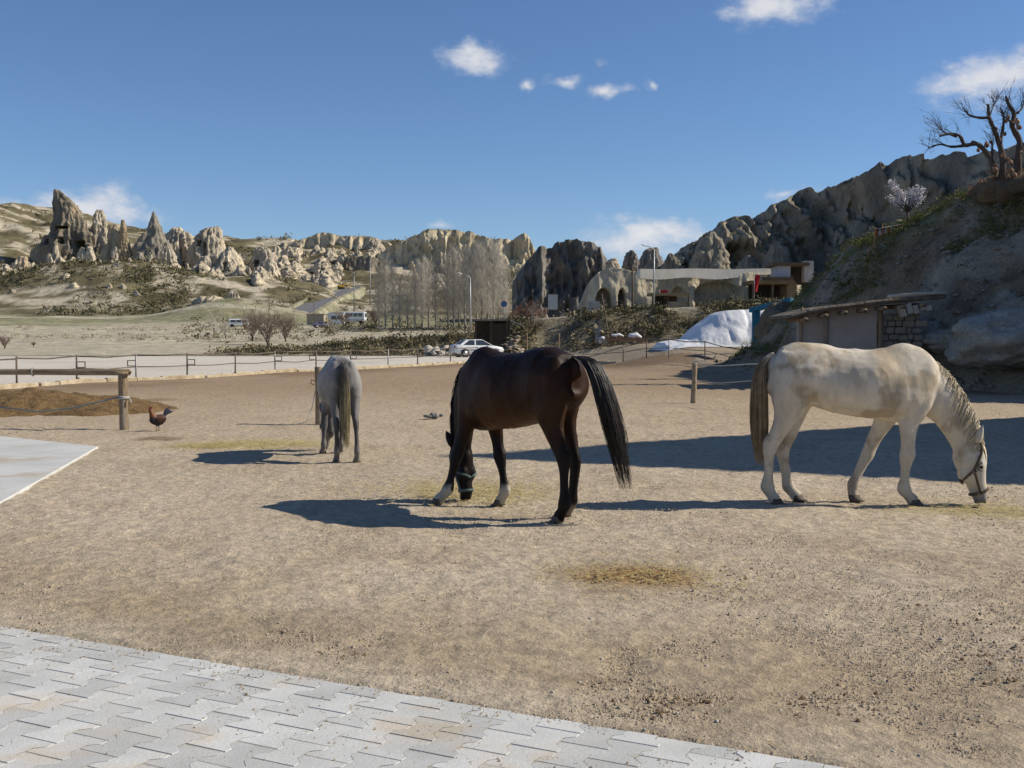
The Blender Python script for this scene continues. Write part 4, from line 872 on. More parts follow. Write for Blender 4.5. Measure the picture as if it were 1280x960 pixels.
# ------------------------------------------------------------------ near slope on the right
M_slope = mat('earth_slope', (.74, .74, .74), (1.2, 1.18, 1.14), 1.1, .95, .10, 3.2, tint=True, detail=9, spec=.1, fine=.3, fscale=14)
def build_slope():
    xs = np.unique(np.round(np.concatenate([np.arange(7, 24, .12), np.arange(24, 82, .6)]), 3)); ys = np.unique(np.round(np.concatenate([np.arange(19, 62, .14), np.arange(62, 104, .8)]), 3))
    X, Y = np.meshgrid(xs, ys, indexing='ij'); Z = z_slope(X, Y)
    rk = rdg(X * .22, Y * .22, Z * .3, 3, 90); Z = Z + np.maximum(0, rk - .2) * .5 * sst(.4, 1.5, Z)
    Z = Z + (fbm(X * 1.4, Y * 1.4, 0, 4, 91) * .16 + (rdg(X * .9 + 3, Y * .9, Z * .8, 3, 92) - .3) * .28) * sst(.05, .8, Z)
    Z = np.maximum(Z, -.3 + 0 * Z) + np.where(Z < .02, -.06, 0) + ground_z(X, Y) * sst(11, 9, X)
    gx, gy = np.gradient(Z, xs, ys); nz = 1 / np.sqrt(1 + gx ** 2 + gy ** 2)
    C = np.ones(X.shape + (3,)) * np.array([.215, .168, .115])
    def blend(m, c):
        nonlocal C
        C = C * (1 - m[..., None]) + np.array(c) * m[..., None]
    n = fbm(X * .3, Y * .3, Z * .3, 4, 93); n2 = fbm(X * 1.1, Y * 1.1, Z, 4, 95)
    blend(sst(.05, .4, n) * .7, (.26, .215, .16)); blend(sst(.1, .5, n2) * .6, (.12, .09, .06)); blend(sst(.15, .5, rk) * .7, (.31, .28, .23))
    blend(sst(1.0, .1, Z) * .85, (.30, .245, .18))
    yf = np.interp(X, [8, 10, 12, 15, 20, 24, 30, 60], [44, 42, 37, 31, 25.5, 22, 20, 19])
    top = sst(9.5, 12.5, Y - yf) * (X > 11); blend(top * sst(-.25, .2, n2) * .9, (.11, .125, .04))
    o = mesh_np('slope', np.stack([X, Y, Z], -1).reshape(-1, 3), grid_faces(len(xs), len(ys)), M_slope, colors=C.reshape(-1, 3)); tag(o, kind='structure')
    return xs, ys, Z
SX, SY, SZ = build_slope()
def slope_z(x, y):
    i = min(max(int(np.searchsorted(SX, x)), 0), len(SX) - 1); j = min(max(int(np.searchsorted(SY, y)), 0), len(SY) - 1); return float(SZ[i, j])
# off to the right of the view: the rock cone whose pointed shadow lies across the yard
t_cone = lambda x, y, z, nz, s: rock_tint(x, y, z, nz, s, pale=(.42, .37, .29), so=.2, sg=.5, sd=.4, sc=.99)
def big_cone():
    nu, nv = 60, 60; H = 16.0; cx, cy = 20.2, 16.9; th = np.linspace(0, 2 * math.pi, nu, endpoint=False); v = np.linspace(0, 1, nv); TH, Vv = np.meshgrid(th, v, indexing='ij')
    r = 10.4 * Vv ** .98 * np.interp(Vv, [0, .75, 1], [1, 1, .92]); r = r * (1 + .05 * fbm(np.cos(TH) * 3, np.sin(TH) * 3, Vv * 6, 3, 8))
    X = cx + r * np.cos(TH); Y = cy + r * np.sin(TH); Z = H * (1 - Vv) - .5
    Pn = np.stack([X, Y, Z], -1); o = mesh_np('rock', Pn.reshape(-1, 3), grid_faces(nu, nv, True)[:, ::-1], M_rock_near, colors=t_cone(X, Y, Z, grid_nz(Pn), .6).reshape(-1, 3))
    tag(o, 'large bare rock cone beyond the right edge of the yard', 'rock')
big_cone()
# slabs of bare rock lying at the foot of the slope
def slab_rock(px0, px1, py0, py1, d, label, seed, th=1.4, tilt=0.0, pale=(.36, .33, .28), grey=(.25, .23, .20)):
    c = P((px0 + px1) / 2, (py0 + py1) / 2, d); w = (px1 - px0) / 2 * d / FPX; h = (py1 - py0) / 2 * d / FPX
    nu, nv = 64, 40; th_ = np.linspace(0, 2 * math.pi, nu, endpoint=False); v = np.linspace(0, math.pi, nv); TH, Vv = np.meshgrid(th_, v, indexing='ij')
    X = np.sin(Vv) ** .8 * np.cos(TH) * w; Y = np.sin(Vv) * np.sin(TH) * th; Z = np.sign(np.cos(Vv)) * np.abs(np.cos(Vv)) ** .8 * h
    n = fbm(X / (w * .5), Y / (w * .5) + seed, Z / (h * .6), 4, seed); k = 1 + .28 * n; X, Y, Z = X * k, Y * k, Z * k + X * tilt
    Pn = np.stack([X + c.x, Y + c.y, Z + c.z], -1)
    o = mesh_np('boulder', Pn.reshape(-1, 3), grid_faces(nu, nv, True)[:, ::-1], M_rock_near, colors=rock_tint(Pn[..., 0], Pn[..., 1], Pn[..., 2], grid_nz(Pn), .25, pale=pale, grey=grey, so=.1, sd=.3, sc=1.2).reshape(-1, 3))
    tag(o, label, 'boulder')
slab_rock(1190, 1330, 388, 458, 33, 'large pale rock slab low on the slope at the right edge', 5, 2.0, .12)
slab_rock(1150, 1230, 412, 442, 36, 'brown boulder beside the large pale slab', 8, 1.2)
slab_rock(1070, 1190, 400, 462, 38, 'low grey rock shelf between the shed and the slab', 12, 1.6, .1)
slab_rock(1235, 1340, 300, 380, 40, 'smooth grey rock face high on the slope at the right edge', 15, 2.2, .2)
slab_rock(948, 1012, 380, 452, 50.5, 'worn earth buttress at the left end of the shed', 18, 1.4, .0, (.17, .14, .10), (.11, .09, .065))

scx = rng.uniform(10, 22, 2600); scy = np.interp(scx, [8, 10, 12, 15, 20, 24, 30, 60], [44, 42, 37, 31, 25.5, 22, 20, 19]) + rng.uniform(-1.0, 11, 2600)
tag(bits('scree', np.array([(x, y, slope_z(x, y)) for x, y in zip(scx, scy)])[fbm(scx * .5, scy * .5, 0, 3, 27) > -.1], .045, mat('scree_stone', (.34, .30, .25), (.20, .175, .14), 3, .95), .7), 'loose stones scattered down the near slope', 'stones')
# ================================================================== FENCES
M_log = mat('weathered_log', (.30, .225, .14), (.17, .125, .08), 14, .9, .012, 40, stretch=(1, 1, .10), fine=.35, fscale=90, c3=(.36, .31, .24), s3=.3)
M_logh = mat('weathered_rail', (.30, .225, .14), (.16, .12, .075), 14, .9, .012, 40, stretch=(.10, 1, 1), fine=.35, fscale=90, c3=(.36, .31, .24), s3=.3)
M_rope = mat('pale_rope', (.50, .50, .47), (.38, .38, .36), 40, .9); M_brope = mat('blue_rope', (.20, .25, .26), (.27, .29, .27), 20, .9)
M_pipe = mat('rusty_pipe', (.11, .095, .08), (.19, .15, .11), 8, .6, metal=.3); M_galv = mat('galvanised', (.34, .34, .33), (.25, .25, .24), 10, .55, metal=.4)
def log(mb, a, b, r, n=14, k=9, wob=.06, seed=0):
    a, b = Vector(a), Vector(b); pts = []; rad = []
    for i in range(k):
        t = i / (k - 1); rad.append(r * (1 + wob * math.sin(seed + t * 7) + wob * .5 * math.sin(seed * 2 + t * 17))); pts.append(a.lerp(b, t) + Vector((math.sin(seed + t * 4), math.cos(seed + t * 5), 0)) * r * .10)
    rad = [rad[0] * .93] + rad + [rad[-1] * .9]; pts = [pts[0]] + pts + [pts[-1] + (b - a).normalized() * r * .12]
    mb.tube(pts, rad, n); return mb
# log rail on the left
p = G(155, 537); rl = empty('log_rail', (p.x, p.y, 0), 0, 'round log rail on a thick wooden post at the left', 'rail')
log(MB(), (0, 0, -.3), (0, 0, 1.03), .078, seed=1).build('post', M_log, rl, True)
log(MB(), (-6.2, .3, -.3), (-6.2, .3, 1.0), .078, seed=2).build('post', M_log, rl, True)
log(MB(), (.12, -.02, 1.0), (-6.6, .28, 1.01), .058, k=24, seed=3).build('rail', M_logh, rl, True)
cl = MB(); cl.tube([(-1.58 + .0 * a, .03 + .066 * math.cos(a), 1.005 + .066 * math.sin(a)) for a in np.linspace(0, 6.28, 12)], .012, 6, False); cl.build('wire_tie', M_galv, rl, True)
tie = MB(); tie.tube([(.088 * math.cos(a), .088 * math.sin(a), .56 + .02 * math.sin(a * .5)) for a in np.linspace(0, 12.5, 40)], .014, 6); tie.tube([(.085, -.02, .56), (.13, -.05, .53), (.15, -.05, .46)], .011, 6); o = tie.build('rope', M_rope, None, True, (p.x, p.y, 0)); tag(o, 'pale rope knotted round the post of the log rail', 'rope')
lead = MB(); lead.tube([(-.08, 0, .57), (-.5, .1, .47), (-1.0, .25, .36), (-1.7, .5, .28), (-2.6, .9, .34)], .014, 6); tag(lead.build('rope', M_brope, None, True, (p.x, p.y, 0)), 'slack blue rope leading from the post to the manure heap', 'rope')
# post by the grey horse
p = G(399, 530); po = empty('wooden_post', (p.x, p.y, 0), 0, 'thick wooden post standing left of the grey horse', 'post'); log(MB(), (0, 0, -.3), (0, 0, 1.05), .075, seed=6).build('post_shaft', M_log, po, True)
hk = MB(); hk.tube([(-.07, -.03, .8), (-.13, -.05, .82), (-.14, -.05, .75), (-.08, -.04, .73)], .009, 6); hk.build('hook', M_pipe, po, True)
r2 = MB(); r2.tube([(-.06, -.04, .62), (-.12, -.08, .3), (-.22, -.12, .05), (-.33, -.15, .015), (-.36, -.1, .015)], .008, 5); tag(r2.build('rope', M_rope, None, True, (p.x, p.y, 0)), 'thin pale cord hanging from the post by the grey horse', 'rope')
p = G(589, 500); po = empty('wooden_post', (p.x, p.y, 0), 0, 'short grey post half hidden behind the bay horse', 'post'); log(MB(), (0, 0, -.3), (0, 0, .80), .05, seed=9).build('post_shaft', M_log, po, True)
# post on the right with two white cords
p = G(867, 504); po = empty('wooden_post', (p.x, p.y, 0), 0, 'crooked wooden post left of the white horse holding two pale cords', 'post'); log(MB(), (-.02, 0, -.3), (.02, 0, .97), .065, wob=.12, seed=12).build('post_shaft', mat('pale_post', (.36, .29, .2), (.24, .19, .13), 7, .9, .01, 30), po, True)
wr = MB(); q = P(938, 455, 25.5) - p; wr.tube([(0, 0, .93), (q.x * .5, q.y * .5, (q.z + .93) / 2 - .03), tuple(q), (q.x * 1.6, q.y * 1.6, q.z + .03)], .011, 6); tag(wr.build('cord', M_rope, None, True, (p.x, p.y, 0)), 'upper pale cord stretched from the crooked post', 'cord')
wr = MB(); q = P(938, 476, 25.5) - p; wr.tube([(0, 0, .5), (q.x * .5, q.y * .5, (q.z + .5) / 2 - .03), tuple(q), (q.x * 1.6, q.y * 1.6, q.z + .03)], .008, 6); tag(wr.build('cord', M_rope, None, True, (p.x, p.y, 0)), 'lower pale cord stretched from the crooked post', 'cord')

def pipe_fence(pts, label, h=.95, mid=True, r=.026, mp=M_pipe, brackets=True, name='pipe_fence', wires=False):
    f = empty(name, tuple(pts[0]), 0, label, 'fence'); o0 = Vector(pts[0])
    for i, q in enumerate(pts):
        q = Vector(q) - o0; pb = MB(); pb.tube([q + Vector((0, 0, -.2)), q + Vector((random.gauss(0, .012), 0, h + .05))], r * 1.25, 7)
        po = pb.build('post', mp if i % 3 else M_galv, f, True)
        if brackets and i % 4 != 1:
            bb = MB(); s = -1 if i % 2 else 1
            for zz in (.55, .75): bb.box((q.x + s * .16, q.y, q.z + zz), (.30, .025, .03))
            bb.box((q.x + s * .30, q.y, q.z + .65), (.03, .025, .23)); bb.build('bracket', mp, po)
    for zz, rr_ in ((h, r), (h * .55, r * .7 if not wires else r * .5)) if mid else ((h, r),):
        for i in range(len(pts) - 1):
            a, b = Vector(pts[i]) - o0, Vector(pts[i + 1]) - o0; sag = random.uniform(.0, .07); rb = MB(); m = (a + b) / 2
            rb.tube([a + Vector((0, 0, zz)), m + Vector((0, 0, zz - sag)), b + Vector((0, 0, zz + random.gauss(0, .01)))], rr_, 6); rb.build('rail', mp, f, True)
    return f
pipe_fence([tuple(q) for q in FENCE], 'long rusty pipe fence between the yard and the pale road')
kb = MB(); K_ = [Vector(q) for q in FENCE] + [Vector((1.5, 74, 0)), Vector((6.0, 63.4, .1))]
for i in range(len(K_) - 1):
    a, b = K_[i], K_[i + 1]; d_ = (b - a); n_ = int(max(1, d_.length / 1.0)); ang_ = math.atan2(d_.y, d_.x)
    for k in range(n_):
        c = a + d_ * ((k + .5) / n_); kb.box((c.x + random.gauss(0, .03), c.y + random.gauss(0, .03), c.z - .04 + random.uniform(-.03, .03)), (d_.length / n_ + .05, .20 + random.uniform(-.04, .04), .34), rz=ang_ + random.gauss(0, .03), ry=random.gauss(0, .03), bev=.03)
tag(kb.build('kerb', mat('limestone_kerb', (.52, .44, .31), (.34, .265, .17), 3, .95, .03, 14, fine=.2, fscale=20)), kind='structure')
RF = [(3.0, 72), (6.2, 62.5), (7.2, 60), (8.0, 57.2), (9.3, 54.0), (10.3, 50.0), (11.0, 46.5)]
pipe_fence([(x, y, float(ground_z(x, y))) for x, y in RF], 'short pipe fence in front of the white tarpaulin', mp=M_pipe, brackets=False)
for (px, top, d, lab) in [(658.5, 416, 75, 'tall bare stake behind the white car'), (699, 417, 76, 'tall bare stake in front of the earth bank')]:
    q = P(px, top, d); b = MB(); log(b, (0, 0, -.3), (0, 0, q.z), .055, 10, seed=px); tag(b.build('stake', M_log, None, True, (q.x, d, 0)), lab, 'stake')
# bundle of rags / tied sacking lying in the yard
def rag():
    p = G(548, 525); b = MB()
    for k in range(9): b.ell((random.gauss(0, .10), random.gauss(0, .06), .05 + random.random() * .05), (random.uniform(.04, .10), random.uniform(.03, .07), random.uniform(.03, .05)), 9, 6, Matrix.Rotation(random.uniform(-.6, .6), 3, 'Y'))
    tag(b.build('rag_bundle', mat('dirty_cloth', (.30, .29, .27), (.06, .055, .05), 14, .9, .01, 40), None, True, (p.x, p.y, 0)), 'grey bundle of rags lying left of the bay horse', 'rags')
rag()

# ================================================================== ROOSTER
def rooster():
    p = G(198, 538.5); root = empty('rooster', (p.x, p.y, 0), R(180 + 42), 'dark rooster with an orange neck near the log rail', 'rooster')
    mb = MB()
    loft(mb, [(-.125, 0, .235, .04, .035, 0), (-.085, 0, .215, .075, .065, 0), (-.01, 0, .185, .095, .085, 0), (.08, 0, .195, .08, .07, 0), (.125, 0, .23, .05, .045, 0)], 16)
    loft(mb, [(.07, 0, .20, .075, .062, 0), (.105, 0, .27, .055, .05, 0), (.125, 0, .325, .035, .034, 0), (.135, 0, .355, .026, .024, 0), (.14, 0, .378, .026, .022, 0), (.142, 0, .395, .012, .012, 0)], 14)
    for s in (-1, 1): loft(mb, [(.01, .035 * s, .15, .04, .035, 0), (.015, .04 * s, .10, .022, .02, 0), (.012, .042 * s, .075, .010, .010, 0)], 10)
    me = bpy.data.meshes.new('body'); me.from_pydata(mb.v, [], mb.f); tmp = bpy.data.objects.new('t', me); col.objects.link(tmp)
    rm = tmp.modifiers.new('r', 'REMESH'); rm.mode = 'VOXEL'; rm.voxel_size = .006; sm = tmp.modifiers.new('s', 'SMOOTH'); sm.iterations = 4
    me2 = bpy.data.meshes.new_from_object(tmp.evaluated_get(bpy.context.evaluated_depsgraph_get())); bpy.data.objects.remove(tmp)
    n = len(me2.vertices); V = np.zeros(n * 3, np.float32); me2.vertices.foreach_get('co', V); x, y, z = V.reshape(-1, 3).T
    C = np.ones((n, 3)) * (.016, .014, .018); C = over(C, (.16, .058, .016), sst(.225, .27, z + x * .1) * sst(.40, .36, z) * (x > .02)); C = over(C, (.10, .03, .018), sst(.21, .24, z) * (x < .03) * .6); C = over(C, (.03, .025, .07), sst(.2, .16, z) * sst(.13, .17, z) * .5)
    C = over(C, (.10, .02, .02), sst(.36, .38, z) * .6)
    at = me2.color_attributes.new('tint', 'FLOAT_COLOR', 'POINT'); c4 = np.ones((n, 4), np.float32); c4[:, :3] = C; at.data.foreach_set('color', c4.ravel())
    me2.polygons.foreach_set('use_smooth', np.ones(len(me2.polygons), bool)); me2.materials.clear(); me2.materials.append(mat('plumage', (.7, .7, .7), (1.2, 1.2, 1.2), 40, .5, .003, 120, tint=True, spec=.3)); link(bpy.data.objects.new('body', me2), root)
    M_red = mat('comb_red', (.15, .018, .016), (.10, .012, .012), 30, .5); M_tail = mat('tail_plumes', (.012, .022, .035), (.03, .025, .06), 20, .35, spec=.5); M_leg = mat('horn_leg', (.20, .16, .09), rough=.7)
    cb = MB(); ol = [(.105, .385), (.112, .418), (.122, .405), (.13, .43), (.14, .41), (.15, .428), (.158, .405), (.168, .41), (.17, .385), (.14, .375)]; cb.prism(ol, lambda u, v: (u, .004, v), lambda u, v: (u, -.004, v)); cb.build('comb', M_red, root)
    for s in (-1, 1):
        w = MB(); w.ell((.158, .008 * s, .345), (.010, .005, .020), 8, 6); w.build('wattle', M_red, root, True)
        e = MB(); e.ell((.15, .021 * s, .378), (.004, .003, .004), 6, 5); e.build('eye', M_eye, root, True)
        l = MB(); x0, y0 = .012, .042 * s; l.tube([(x0, y0, .085), (x0 - .008, y0, .045), (x0, y0, .008)], [.008, .006, .006], 6)
        for a in (-.5, 0, .5, math.pi): l.tube([(x0, y0, .008), (x0 + .045 * math.cos(a), y0 + .045 * math.sin(a), .004)], [.005, .003], 5)
        l.build('leg', M_leg, root, True)
        wg = MB(); wg.ell((-.02, .077 * s, .20), (.095, .014, .05), 12, 8, Matrix.Rotation(R(12), 3, 'Y')); wg.build('wing', mat('wing', (.022, .012, .012), (.07, .028, .012), 18, .5), root, True)
    bk = MB(); bk.tube([(.162, 0, .372), (.185, 0, .364)], [.008, .001], 6); bk.build('beak', M_leg, root, True)
    tb = MB()
    for k in range(16):
        s = random.uniform(-1, 1); el = random.uniform(.75, 1.45); Lf = random.uniform(.13, .25); pts = []; 
        for t in np.linspace(0, 1, 7):
            a = el + .5 - t * (1.3 + .3 * abs(s)); 
            q = pts[-1] if pts else Vector((-.10, .015 * s, .225)); pts.append(q + Vector((-math.cos(a), .12 * s, math.sin(a))) * Lf / 6 if pts else q)
        L_ = [p_ + Vector((.35, 0, .9)).normalized() * w for p_, w in zip(pts, (.012, .020, .022, .020, .016, .010, .002))]; R_ = [p_ - Vector((.35, 0, .9)).normalized() * w for p_, w in zip(pts, (.012, .020, .022, .020, .016, .010, .002))]
        mid = [p_ + Vector((0, .004, 0)) for p_ in pts]; n0 = len(tb.v); tb.add(L_ + mid + R_, [(i, i + 1, 8 + i, 7 + i) for i in range(6)] + [(7 + i, 8 + i, 15 + i, 14 + i) for i in range(6)])
    tb.build('tail', M_tail, root, True)
rooster()

# ================================================================== VEHICLES
M_white = mat('white_paint', (.74, .75, .75), (.66, .66, .65), 2, .35, spec=.5, coat=.4); M_glass = mat('car_glass', (.035, .045, .055), rough=.08, spec=.7); M_tyre = mat('tyre', (.02, .02, .02), rough=.9)
M_hub = mat('hubcap', (.45, .45, .45), rough=.4, metal=.6); M_red_l = mat('tail_lamp', (.30, .02, .02), rough=.25, spec=.5); M_grey_pl = mat('grey_plastic', (.10, .10, .105), rough=.6); M_plate = mat('number_plate', (.6, .6, .58), rough=.5)
def sedan(name, label, loc, rz, paint, sc=1.0):
    c = empty(name, loc, rz, label, 'car'); c.scale = (sc,) * 3
    S = [(-2.18, .72, .62, .40), (-2.14, .90, .76, .34), (-1.95, .97, .82, .27), (-1.5, .985, .85, .22), (-.8, .985, .865, .21), (0, .965, .87, .21), (.8, .945, .865, .21), (1.15, .92, .855, .22), (1.6, .855, .83, .24), (2.0, .77, .77, .30), (2.16, .66, .66, .36), (2.2, .56, .58, .40)]
    rings = []
    for (x, zt, w, zb) in S:
        h = [(w * .90, zb), (w * .985, zb + .10), (w, zb + (zt - zb) * .48), (w * .985, zb + (zt - zb) * .72), (w * .95, zt - .05), (w * .86, zt), (w * .4, zt + .025)]
        rings.append([(x, y, z) for y, z in h] + [(x, -y, z) for y, z in reversed(h)])
    n = 14; vs = sum(rings, []); fs = [(i * n + k, i * n + (k + 1) % n, (i + 1) * n + (k + 1) % n, (i + 1) * n + k) for i in range(len(S) - 1) for k in range(n)] + [tuple(range(n)), tuple(range((len(S) - 1) * n, len(S) * n))[::-1]]
    b = MB(); b.add(vs, fs); body = b.build('body', paint, c, True)
    # cabin
    cb = [(-1.72, .80, .98), (-1.05, .62, 1.40), (-.35, .63, 1.435), (.25, .60, 1.38), (1.08, .78, .94)]
    g = MB(); rb = []
    base = [(-1.66, .76), (-.9, .79), (0, .79), (1.05, .76)]; roof = [(-1.0, .60), (-.5, .615), (-.05, .61), (.28, .59)]
    vs = [(x, y, .95) for x, y in base] + [(x, -y, .95) for x, y in reversed(base)] + [(x, y, 1.385) for x, y in roof] + [(x, -y, 1.385) for x, y in reversed(roof)]
    g.add(vs, [(k, (k + 1) % 8, 8 + (k + 1) % 8, 8 + k) for k in range(8)] + [tuple(range(8, 16))]); g.build('window', M_glass, c)
    r_ = MB(); r_.add([(x, y * 1.02, 1.37) for x, y in roof] + [(x, -y * 1.02, 1.37) for x, y in reversed(roof)] + [(x * .93, y * .9, 1.43) for x, y in roof] + [(x * .93, -y * .9, 1.43) for x, y in reversed(roof)], [(k, (k + 1) % 8, 8 + (k + 1) % 8, 8 + k) for k in range(8)] + [tuple(range(8, 16))]); r_.build('roof', paint, c, True)
    for s in (-1, 1):
        for (xa, xb_, w) in ((-1.66, -1.0, .15), (-.42, -.38, .05), (1.05, .28, .045)):
            pb = MB(); pb.prism([(0, 0), (1, 0), (1, 1), (0, 1)], lambda u, v: (xa + (xb_ - xa) * v + (u - .5) * w * 2, s * (.785 + (.615 - .785) * v + .012), .955 + .43 * v), lambda u, v: (xa + (xb_ - xa) * v + (u - .5) * w * 2, s * (.785 + (.615 - .785) * v - .05), .955 + .43 * v)); pb.build('pillar', paint, c)
        for x in (-1.32, 1.32):
            a = MB(); a.tube([(x, s * .80, .31), (x, s * .872, .31)], .375, 20); a.build('wheel_arch', M_grey_pl, c, True)
            w = MB(); w.tube([(x, s * .68, .31), (x, s * .70, .31), (x, s * .88, .31), (x, s * .895, .31)], [.28, .31, .31, .285], 20); wo = w.build('wheel', M_tyre, c, True); h = MB(); h.tube([(x, s * .88, .31), (x, s * .905, .31)], .20, 14); h.build('rim', M_hub, wo, True)
        t = MB(); t.box((-2.13, s * .60, .80), (.10, .26, .17), bev=.02); t.build('tail_light', M_red_l, c); t = MB(); t.box((2.06, s * .56, .66), (.16, .28, .12), bev=.02); t.build('headlight', M_hub, c)
        m = MB(); m.box((.78, s * .93, .98), (.12, .18, .12), bev=.03); m.build('mirror', M_grey_pl, c)
        d = MB(); d.box((-.35, s * .868, .80), (.16, .03, .03)); d.build('door_handle', M_grey_pl, c)
        d = MB(); d.box((.0, s * .862, .58), (3.4, .04, .05)); d.build('side_trim', M_grey_pl, c)
    for x in (-2.2, 2.2): bp = MB(); bp.box((x, 0, .45), (.12, 1.36, .18), bev=.04); bp.build('bumper', M_grey_pl if x > 0 else paint, c, True)
    pl_ = MB(); pl_.box((-2.20, 0, .74), (.03, .5, .12)); pl_.build('number_plate', M_plate, c)
    return c
cp = P(596, 447, 93); sedan('car', 'white sedan parked beyond the pipe fence', (cp.x, 93, 0.02), R(22), M_white)
def van(name, label, loc, rz, L, W, H, paint, cat, nwin=4, nose=.0, trim=None):
    c = empty(name, loc, rz, label, cat); b = MB(); b.box((0, 0, H * .56), (L, W, H * .80), bev=.18); b.build('body', paint, c)
    for s in (-1, 1):
        for k in range(nwin):
            w = MB(); ww = L * .82 / nwin; w.box((-L * .41 + ww * (k + .5), s * (W / 2 + .004), H * .70), (ww * .86, .05, H * .26)); w.build('window', M_glass, c)
        for x in (-L * .32, L * .32):
            t = MB(); t.tube([(x, s * W * .40, .38), (x, s * W * .51, .38)], .38, 16); t.build('wheel', M_tyre, c, True)
    for s in (-1, 1): w = MB(); w.box((s * (L / 2 + .004), 0, H * .68), (.05, W * .84, H * .30)); w.build('windscreen', M_glass, c)
    if trim: t = MB(); t.box((0, 0, H * .30), (L * .98, W + .03, .12)); t.build('stripe', trim, c)
    return c
def at(px, d, f=far_z): x = (px - 640) / FPX * d; return Vector((x, d, float(f(x, d))))
q = at(299, 236); van('van', 'white minibus parked behind the brown bush', q, R(12), 4.2, 1.7, 1.9, M_white, 'van', 3)
q = at(443, 262); van('bus', 'white bus with dark windows beside the white cabin', q, R(-6), 5.6, 2.3, 2.9, M_white, 'bus', 4, trim=mat('blue_stripe', (.05, .09, .3), rough=.5))
def cabin(px, d, L, W, H, label, wall, win):
    q = at(px, d); c = empty('cabin', q, R(-4), label, 'cabin'); b = MB(); b.box((0, 0, H / 2), (L, W, H)); b.build('wall', wall, c); r_ = MB(); r_.box((0, 0, H + .07), (L + .3, W + .3, .16)); r_.build('roof', M_galv if not win else M_white, c)
    if win:
        for x in (-L * .1, L * .3): w = MB(); w.box((x, -W / 2 - .004, H * .6), (1.2, .06, .8)); w.build('window', M_glass, c)
cabin(421, 258, 3.4, 2.4, 2.5, 'white site cabin left of the bus', M_white, True); cabin(396, 255, 3.9, 2.4, 2.3, 'beige hut left of the white cabin', mat('beige_wall', (.42, .36, .27), (.36, .30, .22), 1, .9), False)
q = at(403, 228); sedan('car', 'small purple and white car in front of the beige hut', (q.x, q.y, q.z + .1), R(15), mat('purple_paint', (.10, .08, .22), (.4, .4, .42), .8, .35, coat=.3), .85)
# ------------------------------------------------------------------ far road with an excavator
M_asph = mat('far_asphalt', (.13, .13, .135), (.17, .17, .17), .4, .9)
def hit(px, py, zf, d0, d1, n=400):
    r = ray(px, py)
    for d in np.linspace(d0, d1, n):
        k = d / r[1]
        if CAMZ + r[2] * k <= float(zf(r[0] * k, d)): return Vector((r[0] * k, d, float(zf(r[0] * k, d))))
    return P(px, py, d1)
rp = [P(px, py, d) for px, py, d in [(372, 392, 300), (384, 385, 318), (396, 378, 338), (412, 370, 362), (430, 363, 386), (448, 356, 408), (462, 353, 424)]]
V = []; 
for i, q in enumerate(rp):
    t = (rp[min(i + 1, len(rp) - 1)] - rp[max(i - 1, 0)]); t.z = 0; t.normalize(); n_ = Vector((t.y, -t.x, 0)); w = 3.4
    V += [q - n_ * w, q + n_ * w, q + n_ * (w + 1.2) + Vector((0, 0, -.1)), q + n_ * (w + 9) + Vector((0, 0, -9)), q - n_ * (w + .8) + Vector((0, 0, .9)), q - n_ * w + Vector((0, 0, .9))]
rb = MB(); k = len(rp); rb.add(V, [(i * 6, i * 6 + 1, i * 6 + 7, i * 6 + 6) for i in range(k - 1)]); tag(rb.build('road', M_asph), kind='structure')
vb = MB(); vb.add(V, [(i * 6 + a, i * 6 + b_, i * 6 + 6 + b_, i * 6 + 6 + a) for i in range(k - 1) for a, b_ in ((1, 2), (2, 3), (4, 5), (5, 0))]); tag(vb.build('road_verge', mat('verge', (.36, .32, .23), (.16, .16, .08), .2, .95)), kind='structure')
def excavator():
    q = P(427, 361, 392); c = empty('excavator', q, R(20), 'tiny yellow excavator beside the far road', 'excavator'); c.scale = (.55,) * 3; Y_ = mat('digger_yellow', (.55, .30, .02), (.45, .24, .02), 1, .6)
    b = MB(); b.box((0, 0, .5), (3.6, 2.4, .8), bev=.15); b.build('tracks', M_tyre, c); b = MB(); b.box((-.4, 0, 1.6), (3, 2.2, 1.3), bev=.15); b.build('body', Y_, c); b = MB(); b.box((.7, .5, 2.4), (1.2, 1.1, 1.5), bev=.1); b.build('cab', M_glass, c)
    b = MB(); b.tube([(1, 0, 1.7), (3.2, 0, 3.6), (5.2, 0, 2.4), (5.4, 0, .8)], [.28, .24, .2, .15], 8); b.build('boom', Y_, c); b = MB(); b.box((5.3, 0, .5), (.9, 1.1, .8), taper=.6); b.build('bucket', Y_, c)
excavator()
# ------------------------------------------------------------------ street furniture
M_pole = mat('lamp_steel', (.42, .43, .44), (.34, .35, .35), 3, .5, metal=.5); M_wpole = mat('pole_wood', (.16, .12, .085), (.11, .085, .06), 4, .9)
def lamp_post(px, d, toppy, label):
    q = at(px, d); top = P(px, toppy, d).z - q.z; c = empty('street_lamp', q, 0, label, 'street lamp'); s = d / 113
    b = MB(); b.tube([(0, 0, -.5), (0, 0, top * .5), (0, 0, top)], [.10 * s, .08 * s, .05 * s], 8); b.build('pole', M_pole, c, True)
    b = MB(); b.tube([(0, 0, top - .05), (-.35 * s, 0, top + .22 * s), (-.85 * s, 0, top + .40 * s)], .035 * s, 7); b.build('arm', M_pole, c, True)
    b = MB(); b.ell((-1.05 * s, 0, top + .42 * s), (.30 * s, .12 * s, .07 * s), 12, 8, Matrix.Rotation(R(18), 3, 'Y')); b.build('lamp_head', mat('lamp_head', (.62, .62, .6), rough=.4), c, True)
lamp_post(817, 112, 312, 'grey street lamp in front of the cave house'); lamp_post(588, 196, 347, 'street lamp among the bare poplars')
